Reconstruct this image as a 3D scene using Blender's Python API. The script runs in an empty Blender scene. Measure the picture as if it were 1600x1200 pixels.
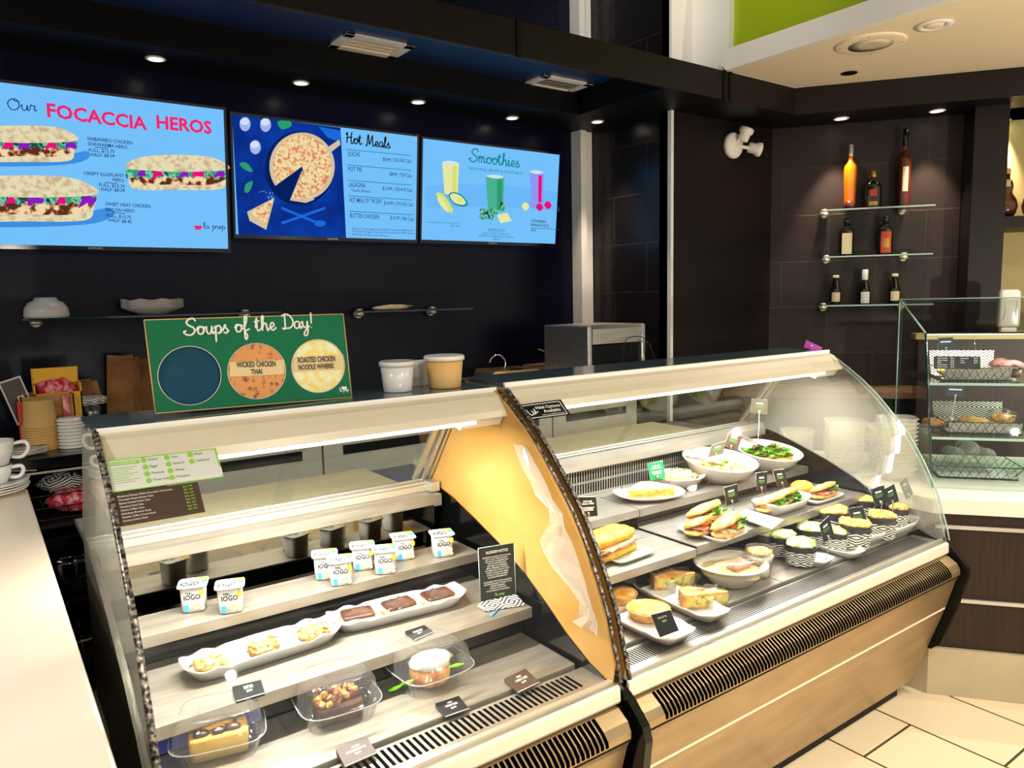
import bpy, bmesh, math, random
from mathutils import Vector, Matrix, noise
SC = bpy.context.scene
COL = SC.collection
R = random.Random(7)
V = Vector
PI = math.pi

# ------------------------------------------------------------------ camera
F_PX, YAW, PITCH, ROLL, EYE = 1170.0, math.radians(35.66), math.radians(6.58), math.radians(-1.2205), 1.56
FW = V((math.cos(PITCH) * math.sin(YAW), math.cos(PITCH) * math.cos(YAW), -math.sin(PITCH)))
r0 = V((math.cos(YAW), -math.sin(YAW), 0)); u0 = r0.cross(FW)
RT = math.cos(ROLL) * r0 + math.sin(ROLL) * u0
UP = -math.sin(ROLL) * r0 + math.cos(ROLL) * u0
CAM = V((0, 0, EYE))
cd = bpy.data.cameras.new('camera'); cam = bpy.data.objects.new('camera', cd); COL.objects.link(cam)
cd.sensor_width = 36; cd.lens = F_PX / 1600 * 36; cd.clip_start = 0.02
cam.matrix_world = Matrix(((RT.x, UP.x, -FW.x, CAM.x), (RT.y, UP.y, -FW.y, CAM.y), (RT.z, UP.z, -FW.z, CAM.z), (0, 0, 0, 1)))
SC.camera = cam
# ------------------------------------------------------------------ view, world
SC.view_settings.view_transform = 'Standard'; SC.view_settings.look = 'None'
SC.view_settings.exposure = 0.28; SC.view_settings.gamma = 1.0; SC.view_settings.use_curve_mapping = False
SC.cycles.max_bounces = 10; SC.cycles.transparent_max_bounces = 24; SC.cycles.glossy_bounces = 5
SC.cycles.caustics_reflective = False; SC.cycles.caustics_refractive = False
SC.cycles.sample_clamp_indirect = 4.0
wd = bpy.data.worlds.new('world'); SC.world = wd; wd.use_nodes = True
wd.node_tree.nodes['Background'].inputs[0].default_value = (1.0, 0.94, 0.86, 1)
wd.node_tree.nodes['Background'].inputs[1].default_value = 0.55

# ------------------------------------------------------------------ lamps of the room, with unseen fill spots added
def lamp(kind, name, loc, energy, color=(1, .9, .78), aim=None, **k):
    l = bpy.data.lights.new(name, kind); l.energy = energy; l.color = color
    for a, b in k.items(): setattr(l, a, b)
    o = bpy.data.objects.new(name, l); COL.objects.link(o); o.location = loc
    if aim is not None: o.rotation_euler = (V(aim) - V(loc)).to_track_quat('-Z', 'Y').to_euler()
    return o
for p in ((-.9, -.5), (.3, -1.0), (1.3, -.3), (2.3, -1.0), (3.0, .15), (4.2, .9), (4.4, -.4), (-.6, -2.0), (1.2, -2.2), (3.2, -2.0), (-1.4, 1.2)):
    lamp('SPOT', 'hall_downlight', (p[0], p[1], 2.84), 108, (1, .92, .80), (p[0] + (.25 if p[0] < 1 else 0), p[1] + .35, 0), spot_size=2.3, spot_blend=.9, shadow_soft_size=.03)
for p, a in (((2.2, 1.2, 4.1), (3.9, 2.2, 3.3)), ((2.6, 2.4, 4.1), (3.8, 3.2, 3.2)), ((2.6, -.2, 4.1), (3.9, .8, 3.2)), ((2.4, 3.0, 4.1), (3.5, 4.05, 3.1))):
    lamp('SPOT', 'upper_wall_fill', p, 27, (1, .95, .88), a, spot_size=1.5, spot_blend=.9, shadow_soft_size=.03)  # unseen spots added to brighten the walls above the canopy
lamp('SPOT', 'fill_uplight', (3.4, -1.6, .9), 210, (1, .88, .72), (5.0, 1.3, 2.86), spot_size=1.9, spot_blend=.9, shadow_soft_size=.04)  # unseen spot added to lift the cream ceiling
lamp('SPOT', 'fill_uplight', (.4, -1.6, .9), 40, (1, .9, .78), (2.2, 3.2, 2.9), spot_size=1.6, spot_blend=.9, shadow_soft_size=.04)  # weaker unseen spot added to light the canopy
SPOT_BACK = [(0.791, 3.80, 2.68), (1.487, 3.82, 2.68), (2.185, 3.84, 2.68), (2.875, 3.86, 2.68), (3.36, 3.70, 2.68)]
for p in SPOT_BACK:
    lamp('SPOT', 'downlight_lamp', p, 70 if p[0] > 3.2 else 13, (1, .80, .66), (p[0] + (.45 if p[0] > 3.2 else 0), p[1] + .10, 0), spot_size=1.0, spot_blend=.8, shadow_soft_size=.03)
SPOT_RIGHT = [(4.758, 2.853, 2.68), (5.108, 2.409, 2.68), (5.80, 2.30, 2.68)]
for p in SPOT_RIGHT:
    lamp('SPOT', 'downlight_lamp', p, 190, (1, .78, .6), (p[0] + .33, p[1] + .27, 0.4), spot_size=.95, spot_blend=.7, shadow_soft_size=.03)

# ------------------------------------------------------------------ pixel -> place (1600x1200 frame)
def ray(x, y): return FW + RT * ((x - 800) / F_PX) - UP * ((y - 600) / F_PX)
def at(x, y, X=None, Y=None, Z=None):
    d = ray(x, y)
    t = X / d.x if X is not None else Y / d.y if Y is not None else (Z - EYE) / d.z
    return CAM + d * t
def onplane(x, y, o, n):
    d = ray(x, y); t = (V(o) - CAM).dot(n) / d.dot(n); return CAM + d * t
def pxm(p): return (V(p) - CAM).dot(FW) / F_PX          # metres per pixel at p
TH = math.radians(-51.5)
U = V((math.cos(TH), math.sin(TH), 0)); W = V((-math.sin(TH), math.cos(TH), 0)); RO = V((2.84, 1.36, 0))
def rc(s, w, z): return RO + U * s + W * w + V((0, 0, z))   # frame of the angled right side
MR = Matrix.Translation(RO) @ Matrix.Rotation(TH, 4, 'Z')

# ------------------------------------------------------------------ materials
def lin(c):
    if isinstance(c, str):
        c = [int(c[i:i + 2], 16) / 255 for i in (0, 2, 4)]
        return tuple(x / 12.92 if x <= .04045 else ((x + .055) / 1.055) ** 2.4 for x in c) + (1,)
    return tuple(c) + (1,)
def newmat(name):
    m = bpy.data.materials.new(name); m.use_nodes = True
    return m, m.node_tree.nodes, m.node_tree.links, m.node_tree.nodes['Principled BSDF']
def mat(name, col, rough=.5, metal=0, spec=.5, emit=0, nz=None, bump=None, sub=0, coat=0, trans=0):
    """nz=(scale, colour2, lo, hi[, stretch xyz]) mottling; bump=(scale, strength)"""
    m, N, L, b = newmat(name)
    b.inputs['Base Color'].default_value = lin(col); b.inputs['Roughness'].default_value = rough
    b.inputs['Metallic'].default_value = metal; b.inputs['Specular IOR Level'].default_value = spec
    b.inputs['Subsurface Weight'].default_value = sub; b.inputs['Coat Weight'].default_value = coat
    if sub: b.inputs['Subsurface Radius'].default_value = (.01, .006, .004)
    if trans: b.inputs['Transmission Weight'].default_value = trans
    if emit:
        b.inputs['Emission Color'].default_value = lin(col); b.inputs['Emission Strength'].default_value = emit
    if nz or bump:
        tc = N.new('ShaderNodeTexCoord')
    if nz:
        mp = N.new('ShaderNodeMapping'); L.new(tc.outputs['Object'], mp.inputs[0])
        if len(nz) > 4: mp.inputs['Scale'].default_value = nz[4]
        t = N.new('ShaderNodeTexNoise'); t.inputs['Scale'].default_value = nz[0]; t.inputs['Detail'].default_value = 4
        L.new(mp.outputs[0], t.inputs['Vector'])
        r = N.new('ShaderNodeValToRGB'); r.color_ramp.elements[0].color = lin(col); r.color_ramp.elements[1].color = lin(nz[1])
        r.color_ramp.elements[0].position = nz[2]; r.color_ramp.elements[1].position = nz[3]
        L.new(t.outputs['Fac'], r.inputs[0]); L.new(r.outputs[0], b.inputs['Base Color'])
        if emit: L.new(r.outputs[0], b.inputs['Emission Color'])
    if bump:
        t2 = N.new('ShaderNodeTexNoise'); t2.inputs['Scale'].default_value = bump[0]; t2.inputs['Detail'].default_value = 3
        L.new(tc.outputs['Object'], t2.inputs['Vector'])
        bp = N.new('ShaderNodeBump'); bp.inputs['Strength'].default_value = bump[1]; bp.inputs['Distance'].default_value = .01
        L.new(t2.outputs['Fac'], bp.inputs['Height']); L.new(bp.outputs[0], b.inputs['Normal'])
    return m
def emis(name, col, s=1.0):
    if s == 1.0: s = 2 ** -.28
    m, N, L, b = newmat(name); N.remove(b)
    e = N.new('ShaderNodeEmission'); e.inputs[0].default_value = lin(col); e.inputs[1].default_value = s
    L.new(e.outputs[0], N['Material Output'].inputs[0]); return m
def emis2(name, c1, c2, scale, lo=.4, hi=.6, c3=None):
    m, N, L, b = newmat(name); N.remove(b)
    e = N.new('ShaderNodeEmission'); e.inputs[1].default_value = 2 ** -.28; tc = N.new('ShaderNodeTexCoord'); t = N.new('ShaderNodeTexNoise')
    t.inputs['Scale'].default_value = scale; t.inputs['Detail'].default_value = 3; L.new(tc.outputs['Object'], t.inputs['Vector'])
    r = N.new('ShaderNodeValToRGB'); r.color_ramp.elements[0].color = lin(c1); r.color_ramp.elements[1].color = lin(c2)
    r.color_ramp.elements[0].position = lo; r.color_ramp.elements[1].position = hi
    if c3:
        q = r.color_ramp.elements.new((lo + hi) / 2); q.color = lin(c3)
    L.new(t.outputs['Fac'], r.inputs[0]); L.new(r.outputs[0], e.inputs[0]); L.new(e.outputs[0], N['Material Output'].inputs[0]); return m
def glass(name, tint=(.96, .98, .97), haze=.0, ior=1.45, hazecol=(.9, .9, .88), rough=.02):
    m, N, L, b = newmat(name); N.remove(b)
    t = N.new('ShaderNodeBsdfTransparent'); t.inputs[0].default_value = lin(tint)
    g = N.new('ShaderNodeBsdfGlossy'); g.inputs['Roughness'].default_value = rough
    lw = N.new('ShaderNodeLayerWeight'); f0 = ((ior - 1) / (ior + 1)) ** 2
    fr = math_node(N, L, 'MULTIPLY_ADD', math_node(N, L, 'POWER', lw.outputs['Facing'], 5), 1 - f0, f0)
    mx = N.new('ShaderNodeMixShader'); L.new(fr, mx.inputs[0]); L.new(t.outputs[0], mx.inputs[1]); L.new(g.outputs[0], mx.inputs[2])
    out = mx
    if haze:
        d = N.new('ShaderNodeBsdfDiffuse'); d.inputs[0].default_value = lin(hazecol)
        m2 = N.new('ShaderNodeMixShader'); m2.inputs[0].default_value = haze
        L.new(mx.outputs[0], m2.inputs[1]); L.new(d.outputs[0], m2.inputs[2]); out = m2
    L.new(out.outputs[0], N['Material Output'].inputs[0]); return m
def math_node(N, L, op, a, b=None, c=None):
    n = N.new('ShaderNodeMath'); n.operation = op
    for i, q in enumerate((a, b, c)):
        if q is None: continue
        if isinstance(q, (int, float)): n.inputs[i].default_value = q
        else: L.new(q, n.inputs[i])
    return n.outputs[0]
def tiles(name, col, joint, u, v, bw, bh, off=(0, 0), mortar=.004, rough=.35, bump=.25, spec=.5, nsc=9, var=1.5):
    """rectangular tiles in the plane spanned by the unit vectors u, v"""
    m, N, L, b = newmat(name); g = N.new('ShaderNodeNewGeometry')
    def dot(w):
        n = N.new('ShaderNodeVectorMath'); n.operation = 'DOT_PRODUCT'; L.new(g.outputs['Position'], n.inputs[0]); n.inputs[1].default_value = w; return n.outputs['Value']
    cx = N.new('ShaderNodeCombineXYZ'); L.new(math_node(N, L, 'ADD', dot(u), off[0]), cx.inputs[0]); L.new(math_node(N, L, 'ADD', dot(v), off[1]), cx.inputs[1])
    br = N.new('ShaderNodeTexBrick'); L.new(cx.outputs[0], br.inputs['Vector']); br.offset = .5
    br.inputs['Scale'].default_value = 1; br.inputs['Brick Width'].default_value = bw; br.inputs['Row Height'].default_value = bh
    br.inputs['Mortar Size'].default_value = mortar; br.inputs['Mortar Smooth'].default_value = .1
    c = lin(col); br.inputs['Color1'].default_value = c; br.inputs['Color2'].default_value = tuple(min(1, x * var) for x in c[:3]) + (1,)
    br.inputs['Mortar'].default_value = lin(joint); L.new(br.outputs['Color'], b.inputs['Base Color'])
    t = N.new('ShaderNodeTexNoise'); t.inputs['Scale'].default_value = nsc; t.inputs['Detail'].default_value = 6; L.new(g.outputs['Position'], t.inputs['Vector'])
    bp = N.new('ShaderNodeBump'); bp.inputs['Strength'].default_value = bump; bp.inputs['Distance'].default_value = .01
    L.new(math_node(N, L, 'SUBTRACT', t.outputs['Fac'], math_node(N, L, 'MULTIPLY', br.outputs['Fac'], .8)), bp.inputs['Height']); L.new(bp.outputs[0], b.inputs['Normal'])
    b.inputs['Roughness'].default_value = rough; b.inputs['Specular IOR Level'].default_value = spec
    return m
def maze(name, dark, light, fx, fy, k):
    """nested chevron print, from UV"""
    m, N, L, b = newmat(name); uv = N.new('ShaderNodeUVMap'); s = N.new('ShaderNodeSeparateXYZ'); L.new(uv.outputs[0], s.inputs[0])
    x = math_node(N, L, 'MULTIPLY', s.outputs[0], fx); y = math_node(N, L, 'MULTIPLY', s.outputs[1], fy)
    row = math_node(N, L, 'FLOOR', y); xs = math_node(N, L, 'ADD', x, math_node(N, L, 'MULTIPLY', row, .5))
    px = math_node(N, L, 'PINGPONG', xs, .5); py = math_node(N, L, 'PINGPONG', y, .5)
    f = math_node(N, L, 'FRACT', math_node(N, L, 'MULTIPLY', math_node(N, L, 'ADD', px, py), k))
    mx = N.new('ShaderNodeMix'); mx.data_type = 'RGBA'
    L.new(math_node(N, L, 'GREATER_THAN', f, .5), mx.inputs['Factor']); mx.inputs['A'].default_value = lin(dark); mx.inputs['B'].default_value = lin(light)
    L.new(mx.outputs['Result'], b.inputs['Base Color']); b.inputs['Roughness'].default_value = .6
    return m

M = {}
DK = '171113'
M['tile_back'] = tiles('dark_slate_tile_back', '05051a', '131128', (1, 0, 0), (0, 0, 1), .61, .32, (.1, .02), .003, .3, .18, .2)  # navy base imitates the blue light of the screens
M['tile_alc'] = tiles('dark_slate_tile_side', '0f0c0f', '2c2524', (0, 1, 0), (0, 0, 1), .61, .32, (.15, .02), .004, .30, .3, .4)
M['tile_mid'] = tiles('dark_slate_tile_middle', '120c0b', '1c1513', (1, 0, 0), (0, 0, 1), 1.2, .32, (.3, .02), .002, .45, .2, .2)
M['tile_rt'] = tiles('dark_slate_tile_right', '221917', '382d29', U, (0, 0, 1), .61, .32, (.22, .15), .004, .45, .4, .25)
M['bulk'] = mat('black_brown_laminate', '110a09', .45, spec=.25, nz=(3, '170f0d', .3, .7), bump=(30, .05))
M['soffit'] = mat('soffit_blue_light', '112a58', .35)  # blue puts the light on the soffit into its colour
M['black'] = mat('matt_black', '060506', .5, spec=.2)
M['gloss'] = mat('gloss_black', '08080a', .12)
M['white'] = mat('white_paint', 'efebe2', .5)
M['cream'] = mat('cream_paint', 'f3e2c6', .6)
M['creamlam'] = mat('cream_lacquer', 'dccdb4', .3)
M['green'] = mat('lime_paint', '9fb400', .5)
M['tan'] = mat('tan_wall', 'c8b67a', .6, nz=(2, 'b9b06a', .4, .7))
M['floor'] = tiles('beige_floor_tile', 'dcc7a2', '453626', (0, 1, 0), (1, 0, 0), .61, .31, (-.02, -.145), .0045, .28, .04, .5, 3, 1.05)
M['base'] = mat('pale_grey_plinth', 'b6a788', .4, nz=(4, 'a99a7c', .3, .7))
M['brownlam'] = mat('brown_laminate', '22140b', .4, spec=.3, nz=(90, '2c1b0e', .4, .6, (1, 1, .05)))
M['steel'] = mat('stainless_steel', 'c0b9ab', .38, .75, nz=(6, 'a29b8d', .3, .7, (1, 6, 6)), bump=(200, .02))
M['steelbright'] = mat('bright_stainless', 'c4c1bb', .36, .8, nz=(5, 'b0aca4', .3, .7, (1, 5, 5)))
M['steelfront'] = mat('stainless_front', 'b59c74', .36, .8, nz=(4, 'a08762', .3, .7, (1, 4, 4)))
M['mirror'] = mat('polished_steel', '8f8c84', .06, 1)
M['alu'] = mat('aluminium', 'cfc9ba', .35, .7)
M['chrome'] = mat('chrome', 'd8d5cc', .12, 1)
M['nickel'] = mat('satin_nickel', 'd8d0bf', .3, .6)
M['wire'] = mat('black_wire', '1a1613', .35, .5)
M['glass'] = glass('clear_glass')
M['glassfront'] = glass('front_glass', (.985, .99, .98), ior=1.28)
M['glassend'] = glass('scratched_acrylic', (.93, .93, .90), haze=.16, hazecol=(.8, .77, .68))
M['glassgreen'] = glass('green_glass', (.80, .92, .88))
M['topglass'] = mat('dark_top_glass', '43545c', .09, spec=1.0, nz=(1.5, '55656a', .3, .7))
M['edge'] = mat('glass_edge', '0a3038', .1, coat=.5)
M['edgelight'] = mat('glass_edge_pale', 'a9c4b6', .15, coat=.5)
M['film'] = glass('clear_film', (.99, .99, .985), haze=.02, hazecol=(.82, .82, .8), ior=1.5, rough=.1)
M['plastic'] = glass('clear_plastic', (.985, .985, .98), haze=.035, ior=1.75, rough=.05)
M['plastic2'] = glass('cloudy_plastic', (.95, .95, .92), haze=.25, ior=1.5, rough=.1, hazecol=(.95, .9, .8))
M['wrap'] = glass('crinkled_wrap', (.9, .9, .88), haze=.35, hazecol=(.8, .78, .72), rough=.15)
M['amber'] = mat('ambered_panel', 'c09048', .25, nz=(5, 'cfa25c', .3, .7))
M['china'] = mat('white_china', 'd8d5cf', .18, coat=.3)
M['celery'] = mat('pale_green_plate', 'c6cdb0', .3)
M['led'] = emis('led_strip', 'fff6e6', 4)
M['ledwarm'] = emis('lamp_lens', 'fff0d8', 14)
M['kraft'] = mat('kraft_paper', 'b88748', .8, nz=(12, '9c6c34', .3, .7))
M['kraftlight'] = mat('kraft_board', 'd0a765', .7)
M['bag'] = mat('brown_bag_paper', 'a87440', .85, nz=(8, '6d4826', .35, .7))
M['red'] = mat('red_card', 'd8402c', .6)
M['yellow'] = mat('yellow_card', 'f0b82a', .6)
M['redmix'] = mat('red_packets', 'c81c3c', .4, nz=(45, 'f09aa0', .45, .6))
M['board'] = mat('pale_cutting_board', 'e8d5a8', .5)
M['tagk'] = mat('black_card', '0d1210', .35)
M['tagb'] = mat('brown_card', '4a382c', .45)
M['tagg'] = mat('green_card', '12804c', .4)
M['tago'] = mat('olive_card', '55503c', .45)
M['paper'] = mat('white_paper', 'd4d1c9', .7)
M['ink'] = mat('black_ink', '101010', .6)
M['txtw'] = mat('white_ink', 'eeece4', .6)
M['txtg'] = mat('green_ink', '4c8a3a', .6)
M['lime'] = mat('lime_print', '8cc63e', .6)
M['maze'] = maze('maze_print', '12100c', 'efebe0', 4, 2, 3)
M['mazebig'] = maze('maze_paper', '16130f', 'e4dfd0', 3, 2, 5)
M['bread'] = mat('ciabatta_crust', 'cf9440', .7, nz=(22, 'e6c07c', .35, .62), bump=(60, .3))
M['breadgold'] = mat('focaccia_crust', 'bd7f18', .6, nz=(18, 'dcb036', .3, .62), bump=(40, .4))
M['crumb'] = mat('bread_crumb', 'dfc894', .8, bump=(90, .3))
M['crust'] = mat('pastry_crust', 'd8a860', .7, nz=(40, 'b57b3a', .4, .65), bump=(60, .4))
M['quiche'] = mat('quiche_top', 'd98f22', .55, nz=(30, 'ebc474', .42, .64), bump=(40, .3))
M['quichein'] = mat('quiche_filling', 'd8c25a', .6, nz=(60, '5c7a22', .5, .66))
M['leaf'] = mat('lettuce', '6aa51c', .45, nz=(25, '2f6a0c', .4, .65), sub=.1)
M['leafdark'] = mat('dark_leaf', '4a1a2a', .45, nz=(25, '3c5a1c', .45, .6))
M['tomato'] = mat('tomato', 'd2442a', .35)
M['meat'] = mat('sliced_meat', 'a3503c', .5, nz=(30, 'd8a080', .4, .6))
M['carrot'] = mat('carrot_filling', 'd08018', .65, nz=(50, 'e8b04a', .4, .6), bump=(80, .5))
M['pasta'] = mat('pasta_salad', 'e2cf80', .45, nz=(45, 'c8a848', .45, .65))
M['parmesan'] = mat('grated_cheese', 'ddd0a0', .6)
M['choc'] = mat('chocolate', '3a1d12', .3, nz=(20, '5a3222', .4, .6))
M['custard'] = mat('custard_cake', 'e6c55c', .7, nz=(40, 'f2e2a0', .4, .6))
M['oat'] = mat('oat_crumble', 'b87c28', .8, nz=(70, 'e2c078', .45, .62), bump=(80, .8))
M['nuts'] = mat('nut_topping', '6a3618', .5, nz=(60, 'c8913c', .45, .6), bump=(60, .6))
M['icing'] = mat('white_icing', 'dcd5c4', .4)
M['nori'] = mat('seaweed', '12150d', .4)
M['rice'] = mat('rice_avocado', 'a9b848', .5, nz=(40, 'e6e4b4', .42, .6), bump=(80, .4))
M['quinoa'] = mat('quinoa_crust', 'c79c38', .7, nz=(80, 'e8d080', .4, .6), bump=(120, .7))
M['pastry'] = mat('danish_pastry', 'b8672a', .45, nz=(25, 'e8b060', .4, .62), bump=(40, .3))
M['muffin'] = mat('dark_muffin', '4a2412', .7, nz=(40, '2a120a', .4, .6), bump=(50, .6))
M['gbottle_amber'] = mat('amber_spirit', 'c86a08', .1, coat=.6, trans=.35)
M['gbottle_dark'] = mat('dark_bottle', '100b0a', .08, coat=.6)
M['gbottle_brown'] = mat('brown_bottle', '5a2410', .1, coat=.6, trans=.2)
M['label'] = mat('cream_label', 'cdbd97', .6)
M['labelred'] = mat('red_label', 'b03018', .5)
M['gold'] = mat('gold_foil', 'b08a3a', .3, .8)
M['bluerefl'] = mat('spare_blue_reflection', '0a3fb0', .3, nz=(9, '1f8ae8', .45, .55))
M['plum'] = mat('purple_card', '9a2a9a', .5)

M['mazefoot'] = maze('maze_foot', '16130f', 'e4dfd0', 2, 1, 4)
M['lidbronze'] = mat('warm_steel_lid', 'c09a68', .3, .7)
M['hole'] = mat('dark_opening', '020202', 1.0, spec=0)
M['counterstone'] = mat('warm_white_stone', 'e9dac6', .22, nz=(1.2, 'e3d2bc', .4, .6))
M['tape'] = mat('worn_foil_edge', '2a2520', .3, .5, nz=(130, 'b8afa2', .42, .68))
M['doorsteel'] = mat('lit_fridge_steel', 'd2ccbc', .35, .5, nz=(4, 'c2bcac', .3, .7, (1, 6, 6)))  # colour lightened in place of light reaching the fridge doors
M['bartop'] = mat('dark_wood_bar', '4a3526', .4, nz=(30, '6a4e38', .4, .6, (1, 1, 8)))
M['napkin'] = mat('pink_napkin', 'ecd4bc', .8)
M['limebright'] = mat('lime_plastic', '8ef020', .4)
M['cheesecake'] = mat('yellow_cheesecake', 'dca83c', .55, nz=(14, 'e8c060', .4, .6))
M['bluedeep'] = mat('deep_blue_reflection', '0838c0', .35, nz=(6, '0a52d8', .4, .6, (1, 3, 3)))  # blue of the imitated reflection in the riser
M['bluecard'] = mat('dark_blue_card', '1c3040', .4)
M['clearedge'] = glass('rim_highlight_plastic', (.9, .9, .9), haze=.30, ior=1.9, hazecol=(.95, .95, .95))  # white haze imitates highlights along the clamshell rims
M['film2'] = mat('frosted_lid', 'e6e0d6', .3)
# ------------------------------------------------------------------ mesh builder
class MB:
    def __init__(s): s.v = []; s.f = []; s.mi = []; s.sm = []; s.uv = []; s.mats = []
    def add(s, vs, fs, m=None, sm=False, T=None, uv=None):
        o = len(s.v)
        s.v += [(T @ V(p)) if T else V(p) for p in vs]
        if m not in s.mats: s.mats.append(m)
        k = s.mats.index(m)
        for i, f in enumerate(fs):
            s.f.append([o + a for a in f]); s.mi.append(k); s.sm.append(sm); s.uv.append(uv[i] if uv else None)
        return s
    def box(s, x0, x1, y0, y1, z0, z1, m=None, T=None):
        vs = [(x, y, z) for x in (x0, x1) for y in (y0, y1) for z in (z0, z1)]
        return s.add(vs, [(0, 1, 3, 2), (4, 6, 7, 5), (0, 4, 5, 1), (2, 3, 7, 6), (0, 2, 6, 4), (1, 5, 7, 3)], m, False, T,
                     [((0, 0), (0, 1), (1, 1), (1, 0))] * 2 + [((0, 0), (1, 0), (1, 1), (0, 1)), ((0, 0), (0, 1), (1, 1), (1, 0))] + [((0, 0), (0, 1), (1, 1), (1, 0))] * 2)
    def loft(s, rings, m=None, sm=True, c0=True, c1=True, T=None, mats=None):
        n = len(rings[0]); vs = [p for r in rings for p in r]; k = len(rings) - 1
        for j in range(k):
            fs = []; uv = []
            for i in range(n):
                a = j * n + i; b = j * n + (i + 1) % n; fs.append((a, b, b + n, a + n))
                uv.append(((i / n, j / k), ((i + 1) / n, j / k), ((i + 1) / n, (j + 1) / k), (i / n, (j + 1) / k)))
            if j == 0: o = len(s.v); s.add(vs, fs, mats[j] if mats else m, sm, T, uv)
            else:
                mm = mats[j] if mats else m
                if mm not in s.mats: s.mats.append(mm)
                for f, q in zip(fs, uv):
                    s.f.append([o + a for a in f]); s.mi.append(s.mats.index(mm)); s.sm.append(sm); s.uv.append(q)
        if c0: s.f.append([o + i for i in range(n)][::-1]); s.mi.append(s.mats.index(mats[0] if mats else m)); s.sm.append(False); s.uv.append(None)
        if c1: s.f.append([o + k * n + i for i in range(n)]); s.mi.append(s.mats.index(mats[-1] if mats else m)); s.sm.append(False); s.uv.append(None)
        return s
    def lathe(s, prof, m=None, n=24, c=(0, 0, 0), T=None, c0=True, c1=True, mats=None, sm=True):
        rings = [[(c[0] + r * math.cos(2 * PI * i / n), c[1] + r * math.sin(2 * PI * i / n), c[2] + z) for i in range(n)] for r, z in prof]
        return s.loft(rings, m, sm, c0, c1, T, mats)
    def tube(s, pts, r, m=None, n=6, T=None, closed=False):
        pts = [V(p) for p in pts]; rings = []; q = len(pts); nrm = None
        for i, p in enumerate(pts):
            a = pts[i - 1] if i else (pts[-1] if closed else p); b = pts[(i + 1) % q] if (i < q - 1 or closed) else p
            d = (b - a).normalized()
            if nrm is None: nrm = d.orthogonal().normalized()
            nrm = (nrm - d * nrm.dot(d)); nrm = nrm.normalized() if nrm.length > 1e-6 else d.orthogonal().normalized()
            bn = d.cross(nrm); rr = r[i] if isinstance(r, (list, tuple)) else r
            rings.append([p + nrm * (rr * math.cos(2 * PI * k / n)) + bn * (rr * math.sin(2 * PI * k / n)) for k in range(n)])
        if closed: rings.append(rings[0])
        return s.loft(rings, m, True, not closed, not closed, T)
    def prism(s, poly, a, b, axis='X', m=None, sm=False, T=None):
        def P(u, v, w): return (w, u, v) if axis == 'X' else (u, w, v) if axis == 'Y' else (u, v, w)
        n = len(poly); vs = [P(u, v, a) for u, v in poly] + [P(u, v, b) for u, v in poly]
        fs = [(i, (i + 1) % n, n + (i + 1) % n, n + i) for i in range(n)]
        s.add(vs, fs, m, sm, T); s.add(vs, [tuple(range(n))[::-1], tuple(range(n, 2 * n))], m, False, T); return s
    def sheet(s, pts, a, b, m=None, t=.004, nrm=None, T=None):
        """thin extruded strip along X following (y,z) points"""
        n = len(pts); off = []
        for i in range(n):
            p, q = V(pts[max(i - 1, 0)]), V(pts[min(i + 1, n - 1)]); d = (q - p).normalized(); off.append(V((d.y, -d.x)) * t)
        poly = list(pts) + [(V(p) + o)[:] for p, o in zip(pts, off)][::-1]
        n2 = len(poly); vs = [(a, u, v) for u, v in poly] + [(b, u, v) for u, v in poly]
        s.add(vs, [(i, (i + 1) % n2, n2 + (i + 1) % n2, n2 + i) for i in range(n2)], m, False, T)
        caps = [(i, i + 1, n2 - 2 - i, n2 - 1 - i) for i in range(n - 1)]
        s.add(vs, [c[::-1] for c in caps] + [tuple(n2 + i for i in c) for c in caps], m, False, T); return s
    def blob(s, c, r, m=None, amp=.15, fr=3.0, seed=0, n=18, k=10, T=None, flat=None, pw=1.0):
        rings = []
        for j in range(k + 1):
            ph = -PI / 2 + PI * j / k; ring = []
            for i in range(n):
                t = 2 * PI * i / n
                cx, sx = math.cos(t), math.sin(t); cz, sz = max(math.cos(ph), .02), math.sin(ph)
                sg = lambda q: math.copysign(abs(q) ** pw, q)
                d = V((sg(cx) * cz ** pw, sg(sx) * cz ** pw, sg(sz)))
                q = 1 + amp * noise.noise(d * fr + V((seed * 7.3, seed * 3.1, seed)))
                p = V((d.x * r[0] * q, d.y * r[1] * q, d.z * r[2] * q))
                if flat is not None and p.z < flat: p.z = flat
                ring.append(V(c) + p)
            rings.append(ring)
        return s.loft(rings, m, True, True, True, T)
    def build(s, name, parent=None, m=None, loc=None, rot=None, bev=0, seg=2):
        me = bpy.data.meshes.new(name); me.from_pydata([p[:] for p in s.v], [], s.f)
        for q in s.mats: me.materials.append(M[q] if isinstance(q, str) else q if q else (M[m] if isinstance(m, str) else m))
        me.polygons.foreach_set('material_index', s.mi); me.polygons.foreach_set('use_smooth', s.sm)
        if any(s.uv):
            ul = me.uv_layers.new(name='UVMap')
            for p, q in zip(me.polygons, s.uv):
                if q:
                    for li, c in zip(p.loop_indices, q): ul.data[li].uv = c
        bm = bmesh.new(); bm.from_mesh(me); bmesh.ops.recalc_face_normals(bm, faces=bm.faces); bm.to_mesh(me); bm.free()
        o = bpy.data.objects.new(name, me); COL.objects.link(o)
        if parent: o.parent = parent
        if loc is not None: o.location = loc
        if rot is not None: o.rotation_euler = rot
        if bev:
            b = o.modifiers.new('bevel', 'BEVEL'); b.width = bev; b.segments = seg; b.limit_method = 'ANGLE'; b.angle_limit = math.radians(40)
        return o

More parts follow.
